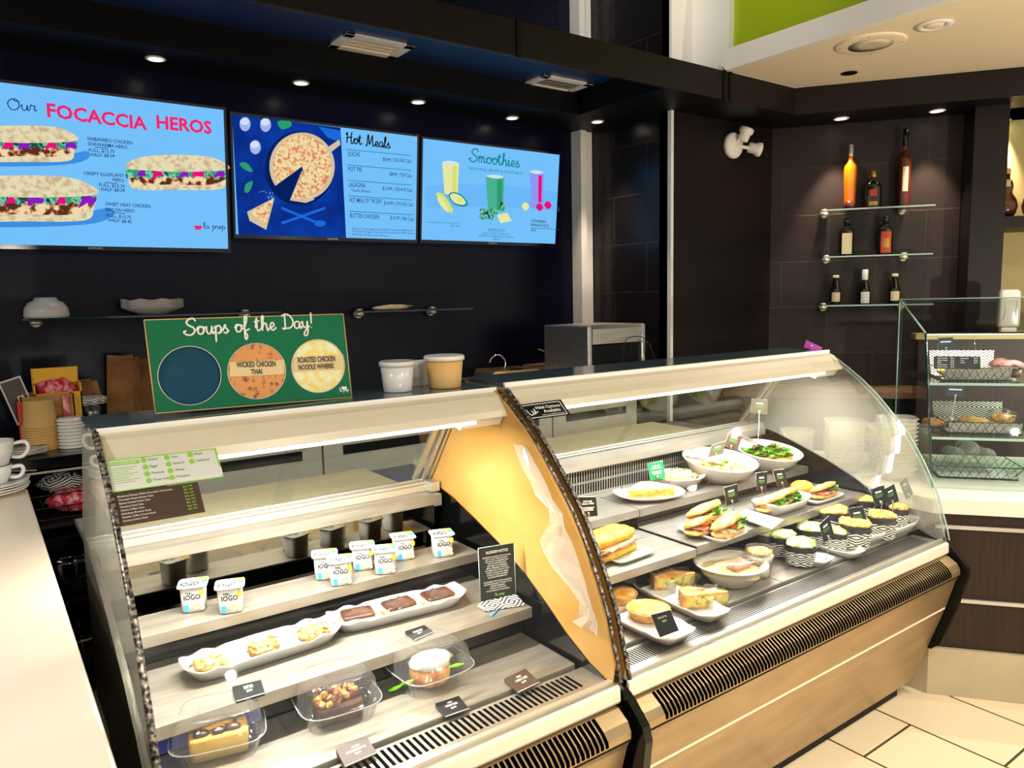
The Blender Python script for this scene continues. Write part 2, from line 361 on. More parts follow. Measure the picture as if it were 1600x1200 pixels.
def tag(o, label, cat, group=None, kind=None):
    o['label'] = label; o['category'] = cat
    if group: o['group'] = group
    if kind: o['kind'] = kind
    return o
def thing(name, label, cat, loc=(0, 0, 0), rz=0, group=None, kind=None):
    o = bpy.data.objects.new(name, None); COL.objects.link(o); o.location = loc; o.rotation_euler = (0, 0, rz); o.empty_display_size = .05
    return tag(o, label, cat, group, kind)
def struct(name, mb, m, label, bev=0): return tag(mb.build(name, None, m, bev=bev), label, 'room', kind='structure')
def dup(root, loc, rz=None, label=None, group=None, sc=None):
    r = root.copy(); COL.objects.link(r); r.location = loc
    if rz is not None: r.rotation_euler = (0, 0, rz)
    if sc: r.scale = (sc,) * 3 if isinstance(sc, (int, float)) else sc
    if label: r['label'] = label
    if group: r['group'] = group
    for ch in list(root.children):
        c = ch.copy(); COL.objects.link(c); c.parent = r
        for g in ch.children:
            d = g.copy(); COL.objects.link(d); d.parent = c
    return r
def rrect(w, d, r, z, n=5, cx=0, cy=0, wave=0, wn=3):
    pts = []
    for (sx, sy, a0) in ((1, 1, 0), (-1, 1, PI / 2), (-1, -1, PI), (1, -1, 1.5 * PI)):
        for i in range(n + 1):
            a = a0 + PI / 2 * i / n
            pts.append((cx + sx * (w / 2 - r) + r * math.cos(a), cy + sy * (d / 2 - r) + r * math.sin(a), z))
    return pts
def ell(a, b, z, n=28, cx=0, cy=0): return [(cx + a * math.cos(2 * PI * i / n), cy + b * math.sin(2 * PI * i / n), z) for i in range(n)]
def crom(pts, k=5, closed=False):
    pts = [V(p) for p in pts]; n = len(pts); out = []
    for i in range(n if closed else n - 1):
        g = lambda j: pts[j % n] if closed else pts[min(max(j, 0), n - 1)]
        a, b, c, d = g(i - 1), g(i), g(i + 1), g(i + 2)
        for q in range(k):
            t = q / k; out.append(.5 * ((2 * b) + (c - a) * t + (2 * a - 5 * b + 4 * c - d) * t * t + (3 * b - a - 3 * c + d) * t ** 3))
    if not closed: out.append(pts[-1])
    return out

# ------------------------------------------------------------------ lettering
_tc = {}
def tmesh(s, bold=0.0):
    if (s, bold) in _tc: return _tc[(s, bold)]
    c = bpy.data.curves.new('t', 'FONT'); c.body = s; c.offset = bold; c.resolution_u = 2
    o = bpy.data.objects.new('t', c); COL.objects.link(o); bpy.context.view_layer.update()
    me = bpy.data.meshes.new_from_object(o.evaluated_get(bpy.context.evaluated_depsgraph_get()))
    r = ([v.co.copy() for v in me.vertices], [tuple(p.vertices) for p in me.polygons])
    bpy.data.objects.remove(o); bpy.data.curves.remove(c); bpy.data.meshes.remove(me); _tc[(s, bold)] = r; return r
CAPH = .70
def wtext(mb, s, p0, xv, yv, m, bold=0.0):
    """text from p0; its full width spans xv, its capital height spans yv"""
    vs, fs = tmesh(s, bold)
    if not vs: return
    x0 = min(v.x for v in vs); x1 = max(v.x for v in vs)
    mb.add([V(p0) + V(xv) * ((v.x - x0) / (x1 - x0)) + V(yv) * (v.y / CAPH) for v in vs], fs, m)
GL = {'o': (.95, [[(0, .5), (.1, .85), (.4, 1), (.7, .8), (.75, .4), (.5, .05), (.2, .1), (.1, .4), (.25, .85), (.6, .95), (.95, .75)]]),
 'u': (1.0, [[(0, .7), (.12, 1), (.12, .4), (.3, .02), (.6, .2), (.75, 1), (.75, .25), (.85, .02), (1.0, .3)]]),
 'p': (.9, [[(0, .6), (.15, 1), (.12, .2), (.06, -1.1)], [(.12, .3), (.2, .8), (.5, 1), (.75, .7), (.65, .2), (.35, .02), (.6, .05), (.9, .4)]]),
 's': (.75, [[(0, .3), (.38, 1.1), (.35, .75), (.6, .35), (.42, .0), (.1, .08)], [(.42, 0), (.75, .3)]]),
 'f': (.75, [[(0, .3), (.4, 1.2), (.52, 1.9), (.35, 2.0), (.22, 1.4), (.12, -.6), (.25, -1.0), (.42, -.5), (.2, .05), (.75, .35)]]),
 't': (.7, [[(0, .4), (.25, 1.8), (.2, .4), (.35, .02), (.7, .3)], [(-.1, 1.25), (.55, 1.35)]]),
 'h': (1.0, [[(0, .3), (.35, 1.6), (.3, 2.0), (.15, 1.6), (.12, 0)], [(.12, .3), (.35, .9), (.6, .95), (.68, .5), (.7, .1), (.82, .02), (1.0, .3)]]),
 'e': (.8, [[(0, .3), (.55, .6), (.5, .95), (.25, .95), (.1, .5), (.3, .03), (.6, .1), (.8, .35)]]),
 'a': (1.0, [[(.75, .85), (.4, 1), (.1, .7), (.1, .25), (.35, .02), (.65, .3), (.75, .9), (.75, .25), (.88, .02), (1.0, .3)]]),
 'y': (1.0, [[(0, .7), (.12, 1), (.15, .4), (.35, .1), (.65, .35), (.75, 1), (.7, -.5), (.45, -1.05), (.2, -.8), (.5, -.2), (1, .3)]]),
 'i': (.5, [[(0, .4), (.15, 1), (.15, .25), (.3, .02), (.5, .3)], [(.16, 1.35), (.2, 1.42)]]),
 'l': (.55, [[(0, .3), (.35, 1.4), (.35, 2), (.2, 2), (.12, 1.2), (.15, .25), (.3, .02), (.55, .3)]]),
 'm': (1.3, [[(0, .7), (.12, 1), (.1, 0)], [(.1, .5), (.35, 1), (.5, .8), (.5, 0)], [(.5, .5), (.75, 1), (.92, .8), (.92, .2), (1.05, .02), (1.3, .3)]]),
 'r': (.8, [[(0, .4), (.15, 1.1), (.28, .9), (.6, .92), (.5, .3), (.62, .02), (.8, .3)]]),
 'S': (1.35, [[(1.3, 1.7), (1.1, 2.05), (.6, 2.0), (.3, 1.6), (.55, 1.2), (1.0, .9), (1.1, .4), (.7, .0), (.2, .05), (-.1, .4), (.2, .55)]]),
 'D': (1.55, [[(.5, 1.9), (.45, .3), (.3, .05), (.1, .15), (.4, .15), (1.1, .2), (1.5, .9), (1.2, 1.75), (.6, 2.05), (.1, 1.8)]]),
 'H': (1.4, [[(0, 1.5), (.2, 2), (.25, 1.2), (.1, 0)], [(1.1, 2.1), (.95, 1.2), (.95, .2), (1.1, 0), (1.4, .3)], [(0, .95), (.6, 1.1), (1.1, 1.15)]]),
 'M': (1.8, [[(0, .1), (.2, .0), (.4, 1.8), (.55, 1.9), (.7, .2), (1.2, 1.8), (1.3, 1.9), (1.35, .3), (1.5, .0), (1.8, .3)]]),
 'O': (1.5, [[(.9, 1.95), (.4, 1.8), (.05, 1.1), (.3, .2), (.8, .0), (1.3, .6), (1.25, 1.5), (.9, 1.95), (.8, 1.6), (1.4, 1.5)]]),
 '!': (.5, [[(.35, 2.1), (.25, .6)], [(.2, .12), (.22, .02)]]), ' ': (.7, [])}
def script(mb, s, p0, xv, yv, m, wgt=.13):
    """cursive lettering: total advance spans xv, x-height spans yv"""
    tot = sum(GL[c][0] for c in s); xv = V(xv) / tot; yv = V(yv); x = 0; r = wgt * yv.length
    for c in s:
        for st in GL[c][1]:
            pts = [V(p0) + xv * (x + q.x) + yv * q.y for q in crom([(a, b, 0) for a, b in st], 4)]
            mb.tube(pts, r, m, 5)
        x += GL[c][0]
class TXB(MB):
    """lettering collector: every line of text becomes a part of its own"""
    def __init__(s): super().__init__(); s.kids = []; s.rules = []
    def sub(s): s.kids.append(MB()); return s.kids[-1]
    def rule(s): s.rules.append(MB()); return s.rules[-1]
    def build(s, name, parent=None, m=None, **k):
        for q in s.kids: q.build(name, parent, m)
        for q in s.rules: q.build('rule_line', parent, m)
        if s.v: super().build('print_marks', parent, m)
class PL:
    """a flat face in the scene; draws at photo pixels that fall on it"""
    def __init__(s, o, n, up=(0, 0, 1)):
        s.o = V(o); s.n = V(n).normalized()
        if s.n.dot(CAM - s.o) < 0: s.n = -s.n
        s.up = (V(up) - s.n * V(up).dot(s.n)).normalized(); s.rt = s.up.cross(s.n)
    def p(s, x, y, off=0): return onplane(x, y, s.o + s.n * off, s.n)
    def text(s, mb, t, a, b, h, m, bold=0, off=.001, scr=False, wgt=.13):
        A = s.p(a[0], a[1], off); B = s.p(b[0], b[1], off); k = pxm(A) * h
        if hasattr(mb, 'sub'): mb = mb.sub()
        (script(mb, t, A, B - A, s.up * k, m, wgt) if scr else wtext(mb, t, A, B - A, s.up * k, m, bold))
    def poly(s, mb, pts, m, off=.0005, smooth=0):
        q = [s.p(c.x, c.y, off) for c in (crom([(a, b, 0) for a, b in pts], smooth, True) if smooth else [V((a, b, 0)) for a, b in pts])]
        mb.add(q, [tuple(range(len(q)))], m)
    def line(s, mb, a, b, w, m, off=.0006):
        if hasattr(mb, 'rule'): mb = mb.rule()
        A, B = s.p(*a, off), s.p(*b, off); d = (B - A).normalized(); q = s.n.cross(d) * (w * pxm(A) / 2); mb.add([A - q, B - q, B + q, A + q], [(0, 1, 2, 3)], m)

# ================================================================== the room
YB, XA, YC, ZL, ZS, ZT = 4.10, 3.627, 3.30, 2.69, 2.83, 2.855
struct('floor', MB().box(-3, 7.5, -3, 5, -.1, 0), 'floor', 'beige rectangular floor tiles with dark grout lines')
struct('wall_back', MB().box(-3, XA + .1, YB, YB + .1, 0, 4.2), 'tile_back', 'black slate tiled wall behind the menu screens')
struct('wall_side', MB().box(XA, XA + .1, YC + .02, YB, 0, 4.2), 'tile_alc', 'dark tiled return wall right of the white column')
struct('wall_middle', MB().box(XA, 4.66, YC, YC + .1, 0, ZT), 'tile_mid', 'dark brown wall carrying the emergency light')
struct('wall_right', MB().box(-.39, .80, 2.625, 2.72, 0, ZT, None, MR), 'tile_rt', 'dark slate tiled wall behind the three glass bottle shelves')
struct('trim_1', MB().box(XA - .135, XA - .005, YB - .07, YB, 0, 4.2).box(XA - .135, XA - .085, YB - .10, YB - .07, 0, 4.2), 'white', 'white square column in the corner beside the last menu screen')
struct('trim_2', MB().box(XA - .012, XA, YC - .008, YC + .02, 0, ZL).box(XA, XA + .012, YC - .008, YC, 0, ZL), 'white', 'thin white corner strip on the dark return wall')
# upper walls over the canopy
struct('wall_upper', MB().box(XA, 3.83, YC, YC + .08, ZT, 4.2), 'white', 'white upper wall above the canopy')
struct('wall_upper_return', MB().box(3.82, 3.87, 3.02, YC + .08, ZT, 4.2).box(3.70, 3.83, 3.02, 3.05, ZT, 2.9), 'white', 'pale grey upper wall corner beside the green wall')
struct('wall_green', MB().box(3.86, 3.94, -2, 3.06, 2.95, 4.2), 'green', 'lime green upper wall above the white ceiling edge')
struct('trim_9', MB().box(3.704, 3.75, -2, 2.962, ZT, 2.972), 'white', 'white edge of the lowered cream ceiling')
cl = MB().prism([(3.75, -2), (3.75, 2.962), (4.43, 2.962), (6.6, .15), (6.6, -2)], ZT, 2.95, 'Z')
struct('ceiling', cl, 'cream', 'cream lowered ceiling with a round speaker')
struct('ceiling_upper', MB().box(-3, XA + .3, -2.0, YB + .1, 4.2, 4.3).box(3.83, 7.5, -2, 5, 4.2, 4.3), 'black', 'dark high ceiling over the kitchen')
# canopy over the service area
struct('trim_4', MB().box(-3, 4.43, 2.962, 2.985, ZL, ZT), 'bulk', 'dark brown front board of the canopy over the counter', .003)
struct('trim_5', MB().prism([(4.41, 2.962), (4.44, 2.985), (6.42, .42), (6.40, .40)], ZL, ZT, 'Z'), 'bulk', 'dark board of the canopy on the right side')
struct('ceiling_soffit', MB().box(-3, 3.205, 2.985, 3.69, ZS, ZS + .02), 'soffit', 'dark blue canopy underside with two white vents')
struct('ceiling_recess', MB().box(-3, 3.205, 3.687, YB, ZL, ZL + .15).box(3.203, XA, 2.985, YB, ZL, ZL + .15), 'black', 'black lowered band holding the small downlights')
struct('ceiling_soffit_right', MB().prism([(XA, 2.985), (4.44, 2.985), (6.42, .42), (7.2, .6), (5.6, 2.65), (4.66, YC), (XA, YC)], ZL, ZL + .03, 'Z'), 'black', 'black canopy underside on the right')
struct('trim_6', MB().box(-3, XA, 2.985, YB, ZT - .01, ZT), 'black', 'top board of the canopy')
# joint strips on the canopy board
for i, x in enumerate((at(810, 60, Y=2.96).x, at(1132, 130, Y=2.96).x, at(1141, 130, Y=2.96).x)):
    tag(MB().box(x - .012, x + .012, 2.954, 2.962, ZL - .006, ZT + .004).build('canopy_joint_strip', None, 'black'), ('dark joint strip on the canopy between the two vents', 'left of the two dark joint strips near the white ceiling edge', 'right of the two dark joint strips near the white ceiling edge')[i], 'strip', 'joint strips of the canopy')
# niche on the far right
struct('trim_3', MB().box(.805, 1.0, 2.42, 2.80, 0, ZT, None, MR), 'bulk', 'dark brown pillar beside the bottle niche', .003)
struct('wall_niche', MB().box(.95, 2.6, 2.95, 3.0, 0, ZT, None, MR), 'tan', 'warm tan wall at the back of the niche')
struct('trim_7', MB().box(1.0, 2.2, 2.50, 2.95, 1.935, 2.01, None, MR), 'bulk', 'dark shelf across the niche under the round bottles')
struct('trim_8', MB().box(1.0, 2.2, 2.55, 2.95, ZL - .0, ZT, None, MR), 'black', 'dark header over the niche')

# small ceiling fittings
def downlight(p, label, group=None, on=True, r=.045):
    t = thing('recessed_downlight', label, 'ceiling light', p, 0, group)
    MB().lathe([(r, 0), (r * 1.25, -.004), (r * 1.25, -.008), (r * .95, -.010), (r * .9, -.002)], n=24, c0=False, c1=False).build('trim_ring', t, 'white' if on else 'black')
    MB().lathe([(r * .92, -.003), (r * .5, -.009), (r * .1, -.012)], n=20).build('lamp_lens', t, 'ledwarm' if on else 'black')
    return t
for i, p in enumerate(SPOT_BACK):
    q = (at((243, 470, 653, 800, 933)[i], (90, 128, 158, 183, 189)[i], Z=ZL))
    downlight((q.x, q.y, ZL), ('first small downlight from the left, above the sandwich menu screen', 'second small downlight from the left, above the hot meals screen', 'third small downlight, between the hot meals and smoothies screens', 'fourth small downlight, above the smoothies screen', 'small downlight just right of the white column')[i], 'small lit downlights in the canopy', r=.035)
for i, p in enumerate(SPOT_RIGHT):
    z = ZL
    downlight((p[0], p[1], z), ('downlight over the left end of the bottle shelves', 'downlight over the right end of the bottle shelves', 'downlight inside the niche at the right edge')[i], 'downlights over the bottles', r=.04)
q = at(1460, 38, Z=ZT); t = thing('adjustable_downlight', 'round white unlit downlight in the cream ceiling', 'ceiling light', q)
MB().lathe([(.055, 0), (.085, -.002), (.085, -.008), (.06, -.012), (.05, -.004)], n=28, c0=False, c1=False).build('trim_ring', t, 'white')
MB().lathe([(.05, -.002), (.035, -.012), (.01, -.014)], n=24).build('lamp_head', t, 'cream')
q = at(1360, 68, Z=ZT); t = thing('ceiling_speaker', 'large round cream speaker grille in the ceiling', 'speaker', q)
MB().lathe([(.175, 0), (.175, -.006), (.165, -.010), (.11, -.010)], n=40, c0=False, c1=False).build('frame', t, 'cream')
MB().lathe([(.112, -.009), (.05, -.011), (.01, -.011)], n=40).build('grille', t, 'creamlam')
for a in (.5, 2.2, 3.6, 5.3): MB().lathe([(.004, -.009), (.004, -.0125)], n=8, c=(.15 * math.cos(a), .15 * math.sin(a), 0)).build('screw', t, 'steel')
q = at(1327, 114, Z=ZT); t = thing('open_downlight', 'small black round opening in the cream ceiling', 'ceiling light', q)
MB().lathe([(.045, 0), (.048, -.003), (.036, -.005), (.034, -.001)], n=24, c0=False, c1=False).build('trim_ring', t, 'black'); MB().lathe([(.036, -.001), (.01, -.0015)], n=24).build('opening', t, 'black')
for i, (cx, cy) in enumerate(((582, 69), (873, 129))):
    c = at(cx, cy, Z=ZS); t = thing('ceiling_vent', ('white rectangular vent with a lit slot, left one under the canopy', 'white rectangular vent with dark slats, right one under the canopy')[i], 'vent', (c.x, c.y + .012, ZS), 0, 'vents under the canopy')
    w, d = (.185, .115) if i == 0 else (.185, .11)
    m = MB()
    for (a, b, e, f) in ((-w, w, -d, -d + .045), (-w, w, d - .045, d), (-w, -w + .05, -d, d), (w - .05, w, -d, d)): m.box(a, b, e, f, -.012, 0)
    m.build('frame', t, 'white', bev=.002)
    MB().box(-w + .04, w - .04, -d + .04, d - .04, -.002, 0).build('back_plate', t, 'creamlam' if i == 0 else 'black')
    for k in range(3):
        y = -d + .055 + k * .045; s = MB().box(-w + .05, w - .05, y, y + .012, -.010, -.002); s.build('slat', t, 'creamlam' if i == 0 else 'alu')
# emergency light
q = at(1143, 228, Y=YC); t = thing('emergency_light', 'white twin head emergency light on the dark brown wall', 'light', (q.x, YC, q.z))
MB().lathe([(.085, 0), (.085, .02), (.075, .035), (.02, .04)], n=32, T=Matrix.Rotation(PI / 2, 4, 'X')).build('base_plate', t, 'white')
for dx, dz, ax in ((.03, .065, (.25, -.3, 1)), (.14, -.02, (.8, -.6, -.25))):
    d = V(ax).normalized(); T = Matrix.Translation((dx, -.085, dz)) @ d.to_track_quat('Z', 'Y').to_matrix().to_4x4()
    h = MB().lathe([(.022, -.05), (.034, -.045), (.036, .0), (.046, .01), (.046, .035), (.038, .04)], n=24, T=T).build('lamp_head', t, 'white')
    MB().lathe([(.038, .0395), (.02, .043)], n=20, T=T).build('lens', h, 'creamlam')
    MB().tube([(0, -.03, 0), (dx * .5, -.055, dz * .6), (dx * .8, -.08, dz * .9)], .012, n=8).build('arm', t, 'white')

# ================================================================== menu screens
SKY = 'a8dcff'
for k, v in dict(s_sky='74c0fb', s_sky2='6cb8f8', s_pink='f0286c', s_navy='1a2c6c', s_teal='128c94', s_blue='0c3aa0', s_dkblue='06205f', s_white='cfe2f4', s_shadow='3f8fe0', s_cream='e4e8a0', s_yel='d8e070', s_green='48b090', s_grn='2c9c6c', s_lilac='8c98f4', s_mag='e8107c', s_purple='8a1cc0', s_crust='d6c0a0', s_black='0a1020', s_egg='a7b4ea', s_fork='1c68d8').items(): M[k] = emis(k, v)
M['s_blue'] = emis2('s_bluecloth', '0c3aa0', '0a2c84', 6)
M['s_bun'] = emis2('s_bun', 'e6dcb4', 'c8ae88', 40, .45, .66); M['s_fill'] = emis2('s_fill', 'f0d8a8', '5a3020', 26, .45, .55, 'c88058')
M['s_veg'] = emis2('s_veg', '2f9c74', '1c4a4a', 30, .45, .6, '86d8b0'); M['s_quiche'] = emis2('s_quiche', 'f0dfa8', 'e0806c', 60, .42, .6, 'e8c888')
def screen(xs, yt, yb, label, draw):
    """xs: left/right photo columns at the top edge; yt, yb: rows of the left top and bottom display corner"""
    Y0, tilt = 3.93, .105
    a = at(xs[0], yt, Y=Y0); b = onplane(xs[1], yt + (xs[1] - xs[0]) * .124, (0, Y0, 0), (0, 1, 0)); w = b.x - a.x
    hh = w * 9 / 16; pl = PL(a, (0, -math.cos(tilt), -math.sin(tilt))); dn = -pl.up
    t = thing('menu_screen', label, 'screen', (0, 0, 0), 0, 'menu screens over the back counter')
    o = a; rt = V((1, 0, 0)); bz = .012
    def quad(u0, u1, v0, v1, f, bk): return [o + rt * u + dn * v + pl.n * d for d in (f, bk) for u, v in ((u0, v0), (u1, v0), (u1, v1), (u0, v1))]
    def slab(mb, *q): mb.add(quad(*q), [(0, 1, 2, 3), (7, 6, 5, 4), (0, 4, 5, 1), (1, 5, 6, 2), (2, 6, 7, 3), (3, 7, 4, 0)])
    m = MB(); slab(m, -bz, w + bz, -bz, 0, .004, -.04); slab(m, -bz, w + bz, hh, hh + bz * 1.6, .004, -.04); slab(m, -bz, 0, 0, hh, .004, -.04); slab(m, w, w + bz, 0, hh, .004, -.04)
    m.build('bezel', t, 'gloss'); m = MB(); slab(m, 0, w, 0, hh, 0, -.04); m.build('display', t, 's_sky')
    lg = MB(); wtext(lg, 'SAMSUNG', o + rt * (w / 2 - .03) + dn * (hh + .013) + pl.n * .005, rt * .06, pl.up * .009, 'nickel'); lg.build('maker_lettering', t)
    m = MB(); m.box(a.x + w * .3, a.x + w * .7, Y0 + .07, YB, a.z - hh * .7, a.z - hh * .3); m.build('wall_bracket', t, 'black')
    art = MB(); tx = TXB(); draw(pl, art, tx); art.build('menu_picture', t); tx.build('lettering', t)
def sub_art(pl, a, x, y, w, h, f=1, sh=True):
    """a filled long roll seen from the side, x..x+w"""
    def q(pts): return [(x + w * u, y + h * v) for u, v in pts]
    if sh: pl.poly(a, q([(.1, .95), (.9, .8), (1.12, .7), (1.14, .9), (.9, 1.08), (.2, 1.12)]), 's_shadow', .0004, 4)
    pl.poly(a, q([(-.0, .72), (.1, .62), (.5, .66), (.95, .62), (1.0, .75), (.93, .98), (.5, 1.0), (.08, .98)]), 's_bun', .0006, 4)
    pl.poly(a, q([(0, .42), (.3, .48), (.7, .44), (1, .46), (.99, .7), (.8, .86), (.45, .84), (.1, .86), (.01, .66)]), 's_fill', .0008, 3)
    for i in range(9):
        u = .04 + i * .115; v = .42 + .05 * R.random(); d = .08 + .03 * R.random()
        pl.poly(a, q([(u - d * .7, v), (u, v - .05), (u + d * .7, v + .02), (u + d * .5, v + .22), (u - d * .1, v + .14), (u - d * .6, v + .24)]), 's_veg', .001, 2)
    for i in range(5):
        u = .06 + i * .2 + .08 * R.random(); e = lambda: R.uniform(-.03, .03); pl.poly(a, q([(u + e(), .5 + e()), (u + .05, .44 + e()), (u + .10 + e(), .52), (u + .08, .64 + e()), (u + .03 + e(), .60), (u - .02, .70 + e())]), 's_purple' if i % 2 == 0 else 's_mag', .0012, 2)
    pl.poly(a, q([(-.02, .38), (.03, .16), (.2, .03), (.5, 0), (.8, .04), (.97, .2), (1.02, .42), (.6, .48), (.3, .46)]), 's_bun', .0014, 4)
def draw1(pl, a, x):
    sub_art(pl, a, -40, 196, 156, 57); sub_art(pl, a, 201, 242, 152, 55, sh=False); sub_art(pl, a, -60, 274, 206, 72)
    T = lambda s, p, q, h, m='s_navy', b=.012: pl.text(x, s, p, q, h, m, b, .0016)
    pl.text(x, 'Our', (12, 171), (58, 174), 8.5, 's_navy', 0, .0016, True, .09)
    T('FOCACCIA', (74, 182), (230, 203), 20, 's_pink', .03); T('HEROS', (245, 200), (331, 209), 19, 's_pink', .03)
    T('HABANERO CHICKEN', (137, 219), (207, 226), 5.4); T('SHAWARMA HERO', (138, 227), (199, 233), 5.4); T('FULL: $12.75', (139, 237), (179, 239), 5); T('HALF: $8.24', (142, 244), (179, 246), 5)
    T('CRISPY EGGPLANT', (131, 273), (194, 277), 5.2); T('HERO', (176, 283), (194, 285), 5.2); T('FULL: $12.75', (155, 291), (195, 294), 5); T('HALF: $8.24', (158, 298), (195, 300), 5)
    T('SWEET HEAT CHICKEN', (165, 321), (235, 325), 5.2); T('BACON HERO', (166, 330), (210, 332), 5.2); T('FULL: $13.75', (167, 339), (205, 342), 5); T('HALF: $8.45', (170, 346), (206, 349), 5)
    for p, q in (((148, 230), (170, 232)), ((164, 285), (184, 287)), ((175, 332), (196, 334))): pl.line(x, p, q, 1, 's_navy', .0016)
    pl.text(x, 'la prep', (318, 357), (352, 358), 4.5, 's_navy', 0, .0016, True, .1)
    pl.poly(a, [(303, 353), (308, 352), (309, 353), (314, 352), (316, 355), (313, 359), (306, 359)], 's_pink', .0016)
screen((-135, 349), 112, 351, 'large menu screen at the left edge showing three focaccia sandwiches', draw1)
def draw2(pl, a, x):
    pl.poly(a, [(362.5, 178), (532, 199.5), (541, 374), (372.5, 368.5)], 's_blue', .0003)
    def circ(cx, cy, r, ry, m, off, a0=0, a1=360, n=40):
        pts = [(cx + r * math.cos(math.radians(a0 + (a1 - a0) * i / n)), cy + ry * math.sin(math.radians(a0 + (a1 - a0) * i / n))) for i in range(n + (a1 - a0 < 360))]
        if a1 - a0 < 360: pts.append((cx, cy))
        pl.poly(a, pts, m, off)
    pl.poly(a, [(505, 235), (530, 218), (532, 226), (512, 242)], 's_crust', .0005); pl.poly(a, [(498, 170 + 28), (532, 204), (532, 222), (512, 215)], 's_fork', .0004)
    circ(468, 263, 54, 58, 's_dkblue', .0006)
    circ(472, 260, 51, 53, 's_crust', .0008, -215, 75); circ(472, 259, 45, 48, 's_quiche', .001, -215, 75)
    pl.poly(a, [(472, 266), (491, 312), (478, 317), (453, 313)], 's_crust', .0011); pl.poly(a, [(472, 268), (488, 309), (456, 310)], 's_quiche', .0012)
    pl.poly(a, [(429, 309), (386, 331), (390, 345), (416, 359)], 's_crust', .0007); pl.poly(a, [(426, 312), (391, 331), (415, 353)], 's_quiche', .0009)
    for cx, cy in ((383, 194), (415, 195), (399, 230)): circ(cx, cy, 8.5, 11, 's_egg', .0006); circ(cx - 1, cy - 4, 7, 5.5, 's_white', .0007)
    for pts in ([(374, 256), (385, 254), (395, 268), (384, 266)], [(384, 288), (395, 283), (390, 299), (382, 300)], [(434, 190), (452, 188), (455, 197), (440, 202)]): pl.poly(a, pts, 's_grn', .0007, 3)
    pl.line(a, (440, 349), (508, 325), 4, 's_fork', .0008); pl.line(a, (440, 325), (500, 350), 4, 's_fork', .0009); circ(500, 349, 9, 5, 's_fork', .0009)
    for i in range(14):
        cx, cy = 404 + R.random() * 22, 296 + R.random() * 14; pl.poly(a, [(cx, cy), (cx + 1 + R.random(), cy - .8), (cx + .6, cy + 1.2)], 's_white', .0008)
    T = lambda s, p, q, h, m='s_navy', b=.008: pl.text(x, s, p, q, h, m, b, .0016)
    pl.text(x, 'Hot Meals', (541, 223), (610, 232), 8, 's_black', 0, .0016, True, .12)
    for i, (n, p, nx) in enumerate((('QUICHE', '$8.49 | 350-500 Cals', 562), ('POT PIE', '$8.49 | 720 Cals', 565), ('LASAGNA', '$13.49 | 350-410 Cals', 571), ('HOT MEAL OF THE DAY', '$14.99 | 370-760 Cals', 597), ('BUTTER CHICKEN', '$16.99 | 960 Cals', 592))):
        y = 235 + i * 24.1; T(n, (543 + i, y + 8.5), (nx, y + 9.8 + (nx > 590)), 7, b=.004); T(p, ((598, 609, 598, 600, 610)[i], y + 16.5 - i * 1.4), (642 + i, y + 19.5 - i * 1.4), 5.5, b=.004)
        pl.line(x, (541 + i, y - 1.5), (641 + i, y + 8 - i * .9), 1.1, 's_teal', .0016)
    T('*Garlic Bread', (548, 299), (578, 301), 4.5, b=0)
    for i in range(3): T('Adults and youths (ages 13 and older) an average of 2000 calories' [i * 3:], (550, 358.5 + i * 4.2), (646 - 40 * (i == 2), 361.5 + i * 4.2), 3, b=0)
screen((362.5, 652), 178.5, 369, 'menu screen with a quiche picture and a hot meals price list', draw2)
